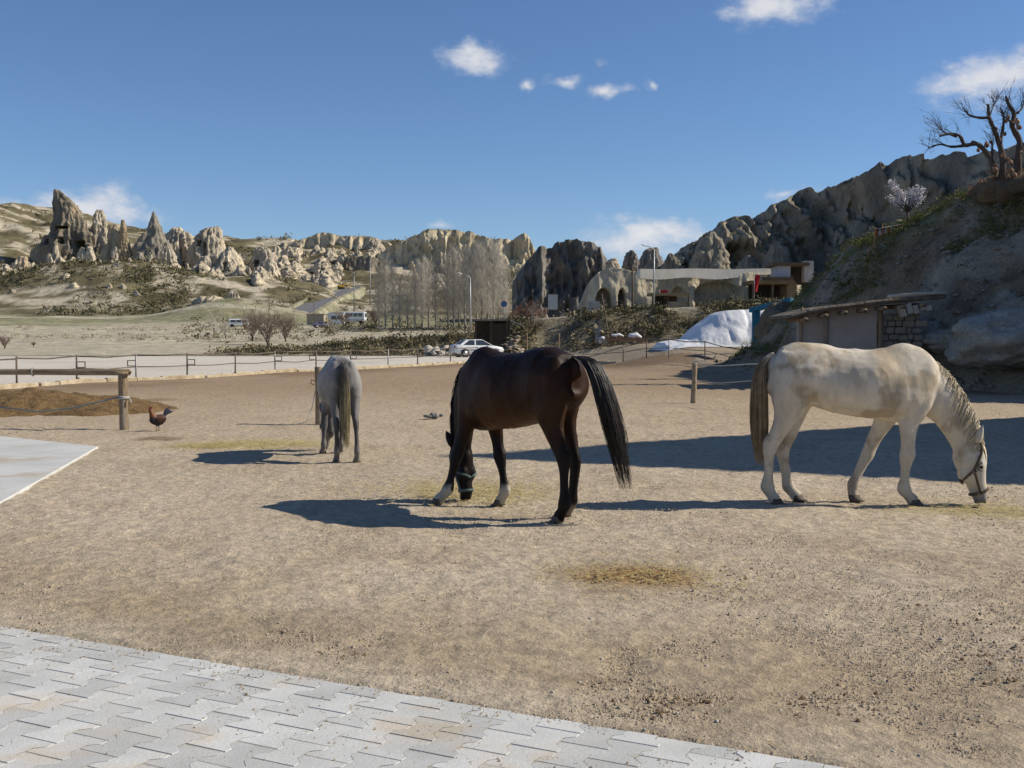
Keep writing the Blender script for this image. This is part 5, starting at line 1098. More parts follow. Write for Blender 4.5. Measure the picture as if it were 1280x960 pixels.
def pole(px, d, toppy, label, r=.11, cross=0, m=None):
    q = at(px, d); h = P(px, toppy, d).z - q.z; c = empty('utility_pole', q, 0, label, 'pole'); b = MB(); b.tube([(0, 0, -.5), (.03, 0, h * .5), (0, 0, h)], [r, r * .9, r * .75], 8); b.build('pole_shaft', m or M_wpole, c, True)
    for k in range(cross): x = MB(); x.box((0, 0, h - .5 - k * .9), (2.2, .12, .14)); x.build('crossarm', m or M_wpole, c)
pole(790, 112, 331, 'dark wooden pole left of the street lamp'); pole(443, 330, 340, 'far utility pole with a crossarm above the road', .16, 1, M_galv); pole(463, 350, 326, 'taller far utility pole right of the crossarm pole', .2, 2, M_galv); pole(393, 230, 380, 'thin pole beside the beige hut', .08)
def board(px, d, x0, y0, x1, y1, label):
    a, b = P(x0, y0, d), P(x1, y1, d); q = at(px, d); c = empty('signboard', q, 0, label, 'signboard'); z0, z1, w = b.z - q.z, a.z - q.z, b.x - a.x
    m = MB(); m.box((0, 0, (z0 + z1) / 2), (w, .06, z1 - z0)); m.build('panel', mat('board_white', (.62, .60, .54), (.52, .50, .44), 1.5, .8), c)
    for s in (-1, 1): l = MB(); l.box((s * w * .38, .05, z0 / 2), (.07, .05, z0 + .4)); l.build('leg', M_wpole, c)
    f = MB(); f.box((0, -.01, z1 + .03), (w + .08, .1, .06)); f.build('frame_rail', M_wpole, c)
board(691, 108.5, 685, 368, 697, 387, 'blank white signboard on two legs above the bank')
q = at(630, 108); c = empty('road_sign', q, 0, 'round blue road sign on a thin post', 'road sign'); h = P(630, 380, 108).z - q.z
b = MB(); b.tube([(0, 0, -.3), (0, 0, h + .3)], .035, 8); b.build('post', M_galv, c, True); b = MB(); b.tube([(0, -.05, h), (0, -.03, h)], .30, 20); b.build('disc', mat('sign_blue', (.12, .2, .34), rough=.5), c)
# ------------------------------------------------------------------ lean-to, pallets, steps
def lean_to():
    d = 97; c = empty('lean_to', (0, 0, 0), 0, 'open lean-to shed with a flat roof behind the white car', 'shed'); Mw = mat('dark_timber', (.09, .07, .05), (.06, .045, .035), 3, .9)
    a = P(594, 400, d); e = P(636, 400, d); rt = a.z
    b = MB(); b.box(((a.x + e.x) / 2, d + 1.9, rt), (e.x - a.x + .3, 4.2, .14)); b.build('roof', mat('roof_sheet', (.16, .14, .12), (.24, .21, .17), 2, .9), c)
    f = P(654, 407, d); b = MB(); b.prism([(0, 0), (1, 0), (1, 1), (0, 1)], lambda u, v: (e.x + (f.x - e.x) * u, d - .2 + 4 * v, rt + (f.z - rt) * u + .06), lambda u, v: (e.x + (f.x - e.x) * u, d - .2 + 4 * v, rt + (f.z - rt) * u - .04)); b.build('roof_flap', mat('grey_sheet', (.42, .39, .33), (.32, .29, .24), 2, .9), c)
    for px in (594.5, 614, 634, 637): x = P(px, 420, d).x; b = MB(); b.box((x, d, rt / 2 - .1), (.14, .14, rt + .2)); b.build('post', Mw, c)
    b = MB(); b.box(((a.x + e.x) / 2, d + 3.6, rt / 2), (e.x - a.x, .12, rt)); b.build('back_wall', Mw, c)
    b = MB(); b.box((e.x - .9, d + 1.6, rt * .45), (1.6, 2.4, rt * .9)); b.build('store', mat('dark_boards', (.05, .04, .032), (.07, .055, .04), 3, .9), c)
lean_to()
M_plank = mat('old_plank', (.36, .27, .18), (.26, .19, .13), 3, .9); M_sack = mat('white_sack', (.68, .69, .72), (.58, .59, .62), 2, .8, .02, 8)
def pallet(px, py, d, rz, label, m=M_plank, ry=0.0):
    q = P(px, py, d); c = empty('pallet', q, rz, label, 'pallet', None)
    for k in range(5): b = MB(); b.box((0, -.5 + k * .25, .13), (1.2, .14, .03), ry=ry); b.build('board', m, c)
    for k in range(3): b = MB(); b.box((-.52 + k * .52, 0, .06), (.1, 1.0, .11), ry=ry); b.build('bearer', m, c)
for i, (px, py, rz, l) in enumerate([(765, 430.5, .1, 'weathered pallet lying nearest the steps'), (784, 429, -.2, 'second pallet along the foot of the bank'), (800, 431, .3, 'third pallet along the foot of the bank')]): pallet(px, py, 84, rz, l)
for i, (px, py, w, h, l) in enumerate([(752, 425, 9, 9, 'white sack leaning at the foot of the steps'), (771, 419, 16, 4, 'white sheet spread on top of the pallets'), (793, 420, 17, 8, 'crumpled white sheet at the right end of the pallets')]):
    q = P(px, py, 85); b = MB(); b.ell((0, 0, 0), (w / 2 * 85 / FPX, .5, h / 2 * 85 / FPX), 14, 9); b.v = [(x * (1 + .15 * math.sin(z * 9 + x * 5)), y, z + .05 * math.sin(x * 11)) for x, y, z in b.v]; tag(b.build('sack', M_sack, None, True, q), l, 'sack')
pk = MB(); q = P(778, 426, 84.2)
for k in range(5): pk.box((q.x + random.uniform(-.4, .4), q.y - .4 + k * .22, q.z + .1 * k * .5), (random.uniform(2.5, 4), .16, .05), rz=random.uniform(-.12, .12))
tag(pk.build('planks', mat('reddish_plank', (.36, .21, .12), (.27, .16, .10), 3, .9)), 'loose reddish planks lying across the pallets', 'planks')
st = empty('steps', at(752, 101), 0, 'flight of concrete steps climbing the earth bank', 'steps'); 
for k in range(13):
    b = MB(); x = .05 * k * -1; b.box((-.02 * k, k * .50, .16 + k * .31), (1.05, .56, .34)); b.build('step', mat('step_concrete', (.38, .37, .35), (.30, .29, .27), 2, .9) if k == 0 else st.children[0].data.materials[0], st)
b = MB(); b.tube([(.62, 0, .9), (.5, 6.0, 4.75)], .04, 7); b.tube([(.62, 0, 0), (.62, 0, .9)], .04, 7); b.tube([(.5, 6.0, 3.9), (.5, 6.0, 4.75)], .04, 7); b.build('handrail', M_pipe, st, True)
# rubble by the car
rb_pts = np.array([(P(px, 433, 97).x + random.gauss(0, .2), 97 + random.gauss(0, .7), .05 + max(0, random.gauss(.25, .25))) for px in np.random.default_rng(4).uniform(535, 566, 160)]); tag(bits('rubble', rb_pts, .16, M_peb, .8), 'heap of pale rubble left of the white car', 'rubble')
rb_pts = np.array([(P(px, 433, 94).x + random.gauss(0, .15), 94 + random.gauss(0, .5), .05 + max(0, random.gauss(.6, .45))) for px in np.random.default_rng(5).uniform(632, 648, 170)]); tag(bits('woodpile', rb_pts, .13, mat('cut_wood', (.42, .36, .28), (.18, .14, .10), 2, .9), .6), 'untidy pile of pale branches and logs right of the white car', 'woodpile')

# ------------------------------------------------------------------ tarpaulin heap and blue frame
def tarp():
    d = 63.5; xs = np.linspace(8.3, 15.4, 130); ys = np.linspace(60.6, 68.5, 90); X, Y = np.meshgrid(xs, ys, indexing='ij'); g = ground_z(X, Y)
    px = 640 + X / d * FPX; top = np.interp(px, [826, 840, 858, 872, 895, 905, 935, 950, 962, 972, 980], [430, 427, 424, 410, 394, 390, 388, 389, 391, 402, 432]); tz = (422 - top) / FPX * d + 1.6
    f = np.clip((Y - 60.8) / 2.6, 0, 1) ** .8 * sst(68.4, 66.0, Y); Z = g + .03 + np.maximum(0, tz - g) * f
    fold = np.abs(vn(X * 1.5 + Y * .25, Y * .22, 0, 7)); Z = Z + (fold * .22 * sst(11, 14, X) + fold * .06 + fbm(X * 1.6, Y * 1.6, 0, 3, 9) * .06) * sst(0, .2, f) * sst(1.3, .4, f) ; Y = Y - np.abs(vn(X * 1.8, Z * .7, 3, 12)) * (.10 + .4 * sst(11.5, 14, X)) * sst(0, .3, f)
    edge = np.minimum(sst(8.3, 8.6, X), sst(15.4, 15.1, X)); Z = Z * edge + (g - .02) * (1 - edge)
    o = mesh_np('tarpaulin', np.stack([X, Y, Z], -1).reshape(-1, 3), grid_faces(130, 90), mat('white_tarp', (.66, .67, .68), (.74, .74, .74), 1.2, .6, .05, 2.2, spec=.3)); tag(o, 'white tarpaulin thrown over a heap beyond the short fence', 'tarpaulin')
tarp()
M_blue = mat('blue_paint', (.02, .13, .22), (.03, .17, .27), 3, .6)
bf = empty('blue_frame', (0, 0, 0), 0, 'blue painted post and beam in front of the tarpaulin', 'frame'); a = P(945, 386, 57); b = MB(); b.box((a.x, 57, a.z / 2), (.36, .3, a.z)); b.build('post', M_blue, bf)
a, e = P(938, 388, 57.2), P(990, 375, 55); b = MB(); b.tube([a, e], .16, 4); b.build('beam', M_blue, bf)
b = MB(); b.box((a.x + .65, 57, 1.7), (.22, .05, .9), ry=.5); b.build('brace', M_blue, bf)

# ------------------------------------------------------------------ the shed under the slope
def shed():
    d = 35.5; c = empty('shed', (0, 0, 0), 0, 'low shed with pale canvas walls and a log roof under the slope', 'shed')
    def X(px): return P(px, 422, d).x
    def Zp(py): return P(640, py, d).z
    Mpl = mat('canvas_wall', (.47, .40, .34), (.40, .335, .285), .9, .9, .02, 3, fine=.08, fscale=8); Mst = mat('shed_stone', (.34, .295, .24), (.24, .205, .165), 1.5, .95, .04, 4)
    b = MB(); b.prism([(X(1033), -.1), (X(1096), -.1), (X(1096), Zp(381)), (X(1033), Zp(386))], lambda u, v: (u, d, v), lambda u, v: (u, d + .12, v)); b.build('canvas_panel', Mpl, c)
    b = MB(); b.prism([(X(998), -.1), (X(1031), -.1), (X(1031), Zp(387)), (X(998), Zp(394))], lambda u, v: (u, d + .1, v), lambda u, v: (u, d + .2, v)); b.build('canvas_panel', Mpl, c)
    # stone wall at the right: courses of blocks
    for r_ in range(11):
        x = X(1103) - random.uniform(0, .2)
        while x < X(1142) + .2:
            w = random.uniform(.16, .42); b = MB(); b.box((x + w / 2, d + .2 + random.gauss(0, .03), .10 + r_ * .215 + random.gauss(0, .012)), (w - .015, .3, .205 + random.uniform(-.03, .015)), ry=random.gauss(0, .04), rz=random.gauss(0, .04), bev=.03); b.build('stone', Mst, c); x += w
    for px, w in ((1032, .10), (1099, .16), (1001, .08)): b = MB(); log(b, (X(px), d - .05, -.2), (X(px) + .02, d - .05, Zp(384)), w / 2, 9, seed=px); b.build('post', M_log, c, True)
    b = MB(); b.box((X(1018), d - .05, Zp(430)), (.55, .04, .04)); b.box((X(1006), d - .05, Zp(437)), (.04, .04, .35)); b.box((X(1029), d - .05, Zp(437)), (.04, .04, .35)); b.build('iron_frame', M_pipe, c)
    # roof: lapped earth and log slabs following the rising line
    line = [(984, 393), (1005, 387), (1040, 381), (1075, 377), (1110, 373), (1145, 370), (1176, 367)]
    Mr = mat('earth_roof', (.20, .17, .135), (.12, .10, .08), 3, .95, .05, 8)
    for i in range(len(line) - 1):
        (a0, b0), (a1, b1) = line[i], line[i + 1]; p0, p1 = P(a0, b0, d), P(a1, b1, d); m = (p0 + p1) / 2; an = math.atan2(p1.z - p0.z, p1.x - p0.x)
        b = MB(); b.box((m.x, d + 1.1, m.z - .09), ((p1 - p0).length + .06, 3.1, .13 + .03 * (i % 2)), ry=-an, bev=.05); b.build('roof_slab', Mr, c)
    for k in range(7):
        (a0, b0) = line[0]; x = X(1000 + k * 24); zt = float(np.interp(1000 + k * 24, [q[0] for q in line], [P(640, q[1], d).z for q in line])); b = MB(); log(b, (x, d - .75, zt - .30), (x, d + 1.5, zt - .26), .07, 9, seed=k); b.build('beam', M_log, c, True)
    a, e = P(1110, 371, d - .5), P(1182, 366, d - .5); b = MB(); b.tube([a, a.lerp(e, .5) + Vector((0, 0, .03)), e], [.06, .055, .05], 8); b.build('ridge_pole', mat('bleached_log', (.55, .49, .40), (.42, .37, .29), 4, .9), c, True)
    b = MB()
    for k in range(5): b.box((X(1122 + k * 8), d - .35, Zp(382 - k) - .18 + .05 * (k % 2)), (.17, .25, .36 - .05 * k), ry=-.3)
    b.build('broken_block', mat('pale_block', (.50, .455, .38), (.42, .38, .31), 2, .9), c)
shed()
# ------------------------------------------------------------------ cave house and terrace
t_house = lambda x, y, z, nz, s: rock_tint(x, y, z, nz, s, pale=(.50, .445, .335), grey=(.37, .33, .25), dark=(.22, .20, .16), so=.2, sg=.5, sd=.22, sc=1.3)
ch = ridge('cave_house', [(718, 398), (730, 372), (738, 350), (748, 340), (764, 334), (778, 335), (790, 339), (800, 341), (830, 341), (880, 340), (930, 341), (962, 342), (985, 344), (1000, 350)], 3.2, 121, 14, 'pale rock-cut cave house with a white parapet above the bank', .55, 5.5, .22, .11, 90, 31, tint=t_house, jag=.12, cat='cave house', s=.5, smooth_top=.6, smooth=True,
           caves=[(744, 360, 764, 396, 3.0), (771, 361, 781, 398, 2.5), (866, 352, 926, 384, 1.6), (838, 358, 858, 390, .8)])
mw_ = mat('whitewash', (.68, .645, .57), (.58, .545, .47), .8, .9, .02, 4)
a, e = P(799, 340, 117.2), P(963, 341, 121.5)
b = MB(); n_ = 24
for k in range(n_):
    x0 = a.x + (e.x - a.x) * k / n_; x1 = a.x + (e.x - a.x) * (k + 1) / n_; yy = a.y + (e.y - a.y) * (k + .5) / n_; zt = P(640, 336 + .4 * math.sin(k * .5), yy).z; zb = P(640, 348 + 1.2 * math.sin(k * .6), yy).z
    b.box(((x0 + x1) / 2, yy + .4, (zt + zb) / 2), ((x1 - x0) * 1.035, .8 + .004 * (k % 2), zt - zb), rz=math.atan2(e.y - a.y, e.x - a.x))
b.build('parapet', mw_, ch)
def terrace_house():
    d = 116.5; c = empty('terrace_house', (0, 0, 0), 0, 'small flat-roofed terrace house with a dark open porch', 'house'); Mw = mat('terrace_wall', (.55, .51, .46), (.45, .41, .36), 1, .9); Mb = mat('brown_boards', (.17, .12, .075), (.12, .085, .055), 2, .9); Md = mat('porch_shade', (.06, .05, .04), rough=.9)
    def bx(n, x0, y0, x1, y1, dd, th, m): p, q = P(x0, y0, d + dd), P(x1, y1, d + dd); b = MB(); b.box(((p.x + q.x) / 2, d + dd + th / 2, (p.z + q.z) / 2), (q.x - p.x, th, p.z - q.z)); return b.build(n, m, c)
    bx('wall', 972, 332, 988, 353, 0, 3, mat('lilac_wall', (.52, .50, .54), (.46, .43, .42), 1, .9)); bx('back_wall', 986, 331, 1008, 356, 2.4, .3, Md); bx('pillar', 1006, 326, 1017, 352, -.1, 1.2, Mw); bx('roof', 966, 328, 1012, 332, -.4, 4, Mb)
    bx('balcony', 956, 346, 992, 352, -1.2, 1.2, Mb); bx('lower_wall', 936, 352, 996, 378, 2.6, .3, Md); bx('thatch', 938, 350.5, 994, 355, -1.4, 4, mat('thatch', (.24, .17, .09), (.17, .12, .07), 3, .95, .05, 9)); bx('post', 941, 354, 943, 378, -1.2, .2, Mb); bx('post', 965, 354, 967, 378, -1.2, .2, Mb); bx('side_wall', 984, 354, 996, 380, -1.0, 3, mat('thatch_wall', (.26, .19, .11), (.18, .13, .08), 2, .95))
    bx('parapet', 925, 374, 1000, 378, -2.2, .3, mat('stone_edge', (.36, .33, .27), (.28, .25, .2), 1, .9))
terrace_house()
def stall():
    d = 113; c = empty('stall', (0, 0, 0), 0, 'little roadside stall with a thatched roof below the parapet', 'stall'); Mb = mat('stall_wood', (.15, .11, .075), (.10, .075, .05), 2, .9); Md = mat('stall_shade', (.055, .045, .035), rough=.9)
    def bx(n, x0, y0, x1, y1, dd, th, m): p, q = P(x0, y0, d + dd), P(x1, y1, d + dd); b = MB(); b.box(((p.x + q.x) / 2, d + dd + th / 2, (p.z + q.z) / 2), (q.x - p.x, th, p.z - q.z)); return b.build(n, m, c)
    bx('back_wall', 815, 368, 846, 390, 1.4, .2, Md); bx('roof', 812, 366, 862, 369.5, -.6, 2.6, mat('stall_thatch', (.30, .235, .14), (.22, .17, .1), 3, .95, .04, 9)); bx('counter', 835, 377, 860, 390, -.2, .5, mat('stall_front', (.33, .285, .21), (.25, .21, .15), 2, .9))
    for px in (815, 834, 860): bx('post', px, 368, px + 1.6, 392, -.4, .13, Mb)
stall()
def flag(px, top, bot, d, label, w=.55, h=1.5):
    q = at(px, d); z1 = P(px, top, d).z - q.z; z0 = P(px, bot, d).z - q.z; c = empty('flag', q, 0, label, 'flag'); b = MB(); b.tube([(0, 0, min(0, z0) - .3), (0, 0, z1)], .035, 7); b.build('flagpole', M_galv, c, True)
    X, Z = np.meshgrid(np.linspace(0, 1, 8), np.linspace(0, 1, 12), indexing='ij'); V = np.stack([X * w * (1 - .5 * Z), np.sin(X * 5 + Z * 3) * .06, z1 - .05 - Z * h], -1); mesh_np('cloth', V.reshape(-1, 3), grid_faces(8, 12), mat('flag_red', (.40, .02, .025), rough=.8), c)
flag(942, 343, 372, 112.5, 'drooping red flag on a pole by the terrace house', .6, 1.7); flag(824, 362, 368, 114.5, 'small red flag above the roadside stall', .9, .8)

# ================================================================== VEGETATION
M_twig = mat('grey_twig', (.49, .45, .38), (.37, .335, .275), 1, .9); M_bark = mat('poplar_bark', (.36, .34, .295), (.24, .22, .19), 3, .9); M_btwig = mat('brown_twig', (.20, .145, .115), (.26, .20, .16), .5, .9); M_dbark = mat('dark_bark', (.085, .065, .05), (.13, .10, .08), 5, .9, .02, 20)
def ribs(mb, a, b, r0, r1, n=3, bend=.08):
    a, b = Vector(a), Vector(b); L = (b - a).length; m = a.lerp(b, .5) + Vector((random.gauss(0, 1), random.gauss(0, 1), random.gauss(0, .6))) * L * bend; mb.tube([a, m, b], [r0, (r0 + r1) / 2, r1], n, False)
def grow(mb, a, d, L, r, depth, spread, up, n=3, kids=(3, 5), shrink=.62):
    a = Vector(a); d = Vector(d).normalized(); b = a + d * L; ribs(mb, a, b, r, r * .6, 4 if r > .05 else n)
    if depth == 0: return
    for k in range(random.randint(*kids)):
        t = random.uniform(.35, 1.0); p = a.lerp(b, t); nd = (d + Vector((random.gauss(0, spread), random.gauss(0, spread), random.gauss(up, spread * .5)))).normalized(); grow(mb, p, nd, L * shrink * random.uniform(.7, 1.15), r * .55, depth - 1, spread, up, n, kids, shrink)
def poplar_mesh(seed, H, W):
    random.seed(seed); t = MB(); pts = [(math.sin(seed + i) * .12 * i / 4, 0, H * i / 6) for i in range(7)]; t.tube(pts, [.26, .22, .18, .14, .10, .06, .02], 7); c = MB()
    for k in range(230):
        z = H * (.10 + .86 * random.random() ** .9); a = random.uniform(0, 6.283); L = W * random.uniform(.5, 1.3) * (1.2 - .7 * z / H) * 1.7; base = Vector((0, 0, z)); d = Vector((math.cos(a) * .62, math.sin(a) * .62, 1)).normalized(); b = base + d * L * 1.3; ribs(c, base, b, .038, .015, 3, .05)
        for q in range(5): s = base.lerp(b, random.uniform(.2, 1)); ribs(c, s, s + Vector((random.gauss(0, .35), random.gauss(0, .35), random.uniform(.5, 1.5))) * L * .30, .021, .010, 3, .05)
    return t.mesh('trunk', M_bark, True), c.mesh('crown', M_twig)
pm = [poplar_mesh(100 + i, 18, 2.3) for i in range(4)]; random.seed(99)
POP = [(474, 336), (482, 324), (491, 332), (500, 346), (510, 342), (519, 337), (528, 331), (536, 327), (545, 345), (560, 320), (567, 313), (574, 318), (581, 312), (589, 316), (596, 309), (603, 312), (610, 306), (617, 309), (624, 318), (631, 332)]
for i, (px, py) in enumerate(POP):
    d = 205 + (i * 37 % 26); q = at(px, d); h = P(px, py, d).z - q.z; wh = ['leftmost', 'second', 'third', 'fourth', 'fifth', 'sixth', 'seventh', 'eighth', 'ninth', 'tenth', 'eleventh', 'twelfth', 'thirteenth', 'fourteenth', 'fifteenth', 'sixteenth', 'seventeenth', 'eighteenth', 'nineteenth', 'rightmost'][i]
    c = empty('poplar_tree', q, random.uniform(0, 6.28), f'{wh} bare grey poplar ' + ('counted from the left in the row' if i not in (0, 19) else 'of the row below the fluted cliff'), 'tree', 'bare poplars in the middle distance'); s = h / 18; c.scale = (s * random.uniform(.85, 1.15),) * 2 + (s,)
    t, cr = pm[i % 4]; inst('trunk', t, c); inst('crown', cr, c)
def bare_tree(px, d, H, label, spread=.45, depth=4, m=M_btwig, mt=M_dbark, up=.12, r=.16, kids=(2, 4), seed=1, zf=far_z, name='bare_tree', stems=1, base=None, shrink=.66, leaf=None):
    random.seed(seed); q = base if base is not None else at(px, d, zf); c = empty(name, q, 0, label, 'tree'); tr = MB(); cr = MB()
    for s in range(stems):
        lean = Vector((random.gauss(0, .25 if stems > 1 else .06), random.gauss(0, .2 if stems > 1 else .06), 1)).normalized(); th = H * (.30 if stems == 1 else .12); tr.tube([(0, 0, -.4), lean * th * .5, lean * th], [r, r * .8, r * .62], 7)
        for k in range(5): a = random.uniform(0, 6.28); grow(cr, lean * th * random.uniform(.7, 1), Vector((math.cos(a) * .6, math.sin(a) * .6, 1)), H * .30, r * .5, depth, spread, up, 3, kids, shrink)
    tr.build('trunk', mt, c, True); cr.build('crown', m, c); return c
bare_tree(336, 140, 7.0, 'big bare brown bush with many stems on the left', .42, 4, r=.12, stems=4, seed=3, kids=(2, 4)); bare_tree(316, 150, 6.6, 'bare purplish bush left of the big brown bush', .4, 4, r=.1, stems=4, seed=4, kids=(2, 4)); bare_tree(358, 152, 6.0, 'bare dark bush right of the big brown bush', .4, 4, r=.1, stems=4, seed=5, kids=(2, 4))
bare_tree(268, 160, 5.0, 'thin bare tree in front of the white rock hump', .4, 4, r=.1, seed=6, m=M_twig); bare_tree(283, 165, 4.2, 'scrubby bare tree beside the white minibus', .4, 3, r=.1, seed=16, m=M_twig, stems=2)
bare_tree(664, 106.5, 3.4, 'small leaning bare tree beside the signboard', .5, 3, r=.10, seed=7); bare_tree(655, 235, 8, 'rust-coloured bare tree below the dark crag', .42, 4, r=.2, seed=8, stems=2, m=mat('rust_twig', (.20, .105, .075), (.26, .15, .11), .5, .9)); bare_tree(676, 232, 7, 'pinkish bare tree right of the rust-coloured tree', .42, 4, r=.2, seed=9, stems=2, m=mat('pink_twig', (.26, .16, .13), (.33, .24, .2), .5, .9))
bare_tree(642, 228, 6.5, 'low bare tree right of the poplar row', .42, 4, r=.18, seed=10, stems=2, m=M_btwig)
bare_tree(430, 245, 5.5, 'bare tree rising behind the white bus', .4, 4, r=.15, seed=11, m=M_btwig, stems=2); bare_tree(470, 235, 6, 'bare bush at the left end of the poplar row', .4, 4, r=.15, seed=12, m=M_btwig, stems=3)
bare_tree(6, 128, 2.6, 'dry brown shrub at the left edge beyond the road', .5, 3, r=.05, seed=13, stems=5, m=M_btwig); bare_tree(42, 133, 1.0, 'small dry shrub on the pale bank at the left', .6, 3, r=.03, seed=14, stems=5, m=M_btwig)
# the pottery tree on the slope
def pottery_tree():
    d = 39.0; b0 = P(1250, 236, d); c = empty('bare_tree', (b0.x, d, b0.z), 0, 'gnarled dark tree hung with clay pots at the upper right', 'tree')
    L = [([(1252, 300), (1251, 250), (1253, 205), (1250, 180), (1243, 162), (1237, 147), (1235, 130)], .15, 0, 1), ([(1237, 147), (1225, 147), (1213, 143), (1206, 134)], .06, .2, 0), ([(1244, 240), (1240, 205), (1229, 187), (1218, 180), (1205, 182), (1196, 171), (1182, 169), (1171, 172)], .11, -.3, 0), ([(1205, 182), (1188, 184), (1172, 182), (1156, 187)], .055, -.4, 0),
         ([(1196, 171), (1180, 166), (1168, 159)], .035, -.3, 0), ([(1250, 180), (1256, 160), (1258, 145), (1256, 132)], .07, .4, 0), ([(1239, 205), (1240, 190), (1239, 177)], .07, -.1, 0), ([(1276, 250), (1273, 200), (1277, 176), (1268, 156), (1272, 141), (1266, 128), (1265, 117)], .14, .5, 0), ([(1268, 156), (1262, 148), (1263, 144)], .05, .5, 0), ([(1272, 141), (1280, 134), (1288, 120)], .05, .6, 0), ([(1274, 190), (1290, 170), (1300, 140), (1310, 118)], .10, .8, 0), ([(1237, 147), (1240, 138), (1245, 128)], .03, .1, 0)]
    tr = MB(); cr = MB(); random.seed(31)
    for (pts, r, dy, main) in L:
        W_ = [P(x, y, d) - Vector((b0.x, d, b0.z)) + Vector((0, dy * i / len(pts) + random.gauss(0, .04), 0)) for i, (x, y) in enumerate(pts)]; S = catmull([tuple(w) for w in W_], 4); n_ = len(S)
        (tr if r > .09 else cr).tube([tuple(s) for s in S], [r * (1 - .72 * i / n_) * (1 + .12 * math.sin(i * 2.1)) for i in range(n_)], 8)
        for k in range(13 if not main else 6):
            i = random.randint(n_ // 2, n_ - 1); dirv = Vector(S[min(i + 1, n_ - 1)]) - Vector(S[max(i - 1, 0)]); dirv = dirv.normalized() if dirv.length > 0 else Vector((0, 0, 1)); grow(cr, S[i], dirv + Vector((random.gauss(-.1, .6), random.gauss(0, .5), random.gauss(.3, .5))), random.uniform(.25, .6), .009, 2, .45, .05, 3, (2, 3))
    tr.build('trunk', M_dbark, c, True); cr.build('crown', M_dbark, c, True)
    Mc = mat('terracotta', (.36, .215, .135), (.26, .15, .095), 5, .8, vary=.25); prof = [(.02, 0), (.07, .01), (.115, .08), (.12, .14), (.095, .20), (.05, .235), (.045, .27), (.062, .285)]
    pb = MB(); n_ = 14; vs = [(r * math.cos(2 * math.pi * k / n_), r * math.sin(2 * math.pi * k / n_), z) for r, z in prof for k in range(n_)]; pb.add(vs, [(i * n_ + k, i * n_ + (k + 1) % n_, (i + 1) * n_ + (k + 1) % n_, (i + 1) * n_ + k) for i in range(len(prof) - 1) for k in range(n_)] + [tuple(range(n_))]); pme = pb.mesh('clay_pot', Mc, True)
    spots = [(1242, 167), (1247, 162), (1255, 170), (1258, 153), (1259, 148), (1272, 155), (1276, 161), (1220, 181), (1223, 190), (1234, 184), (1240, 179), (1243, 208), (1247, 214), (1240, 223), (1225, 229), (1213, 240), (1210, 244), (1216, 237), (1258, 201), (1262, 216), (1272, 197), (1276, 192), (1279, 185), (1268, 221), (1273, 218), (1278, 214), (1250, 223), (1231, 228), (1257, 223), (1252, 196), (1264, 206), (1236, 216)]
    grp_ = {True: [], False: []}
    for i, (px, py) in enumerate(spots):
        low = py > 203; q = P(px, py, d + random.uniform(-.5, .6) - (.3 if low else 0)); s = random.uniform(.45, .8)
        o = inst('clay_pot', pme, None, q, (random.uniform(-.9, .9), random.uniform(-.9, .9), random.uniform(0, 6)), (s, s, s)); tag(o, 'terracotta pot piled round the foot of the pottery tree' if low else 'terracotta pot hung on the branches of the pottery tree', 'pot', 'pots round the foot of the tree' if low else 'pots hung in the tree'); grp_[low].append(o)
    ordinals(grp_[True], 'terracotta pots piled round the foot of the pottery tree'); ordinals(grp_[False], 'terracotta pots hung on the branches of the pottery tree')
pottery_tree()
slab_rock(1222, 1330, 214, 262, 39.8, 'earth hump the pottery tree stands on', 28, 1.6, .05, (.16, .125, .085), (.10, .08, .055))
# blossom tree and bunting frame on the slope
def on_slope(px, py): return hit(px, py, slope_z, 26, 52)
def on_crest(px, d): x = (px - 640) / FPX * d; return Vector((x, d, slope_z(x, d) - .05))
def blossom():
    q = on_crest(1132, 44.0); c = empty('blossom_tree', q, 0, 'small tree in white blossom on top of the slope', 'tree'); random.seed(41); tr = MB(); cr = MB(); tr.tube([(0, 0, -.3), (.01, 0, .3), (0, 0, .62)], [.06, .05, .04], 7)
    tips = []
    for (x, z) in [(-.72, 1.75), (-.5, 1.5), (-.35, 1.2), (-.1, 1.35), (.15, 1.4), (.42, 1.5), (.62, 1.45), (.5, 1.1), (-.6, 1.1), (.25, 1.05), (-.2, 1.0), (.0, 1.2)]:
        y = random.uniform(-.35, .35); e = Vector((x, y, z)); m = Vector((x * .45, y * .4, .55 + (z - .55) * .45)); cr.tube([(0, 0, .5), m, e], [.03, .02, .008], 5); tips += [m.lerp(e, t) for t in np.linspace(.25, 1, 9)]
    tr.build('trunk', M_dbark, c, True); cr.build('branches', M_dbark, c, True)
    V = []; F = []
    for t in tips:
        for k in range(26):
            p = t + Vector((random.gauss(0, .07), random.gauss(0, .07), random.gauss(0, .06))); s = random.uniform(.018, .035); a = Vector((random.gauss(0, 1), random.gauss(0, 1), random.gauss(0, 1))).normalized(); b_ = a.orthogonal().normalized() * s; e = a.cross(b_).normalized() * s; n_ = len(V); V += [p + b_, p + e, p - b_, p - e]; F.append((n_, n_ + 1, n_ + 2, n_ + 3))
    mesh_np('blossom', [tuple(v) for v in V], F, mat('white_petal', (.78, .76, .76), (.70, .66, .68), 3, .8), c, False)
blossom()
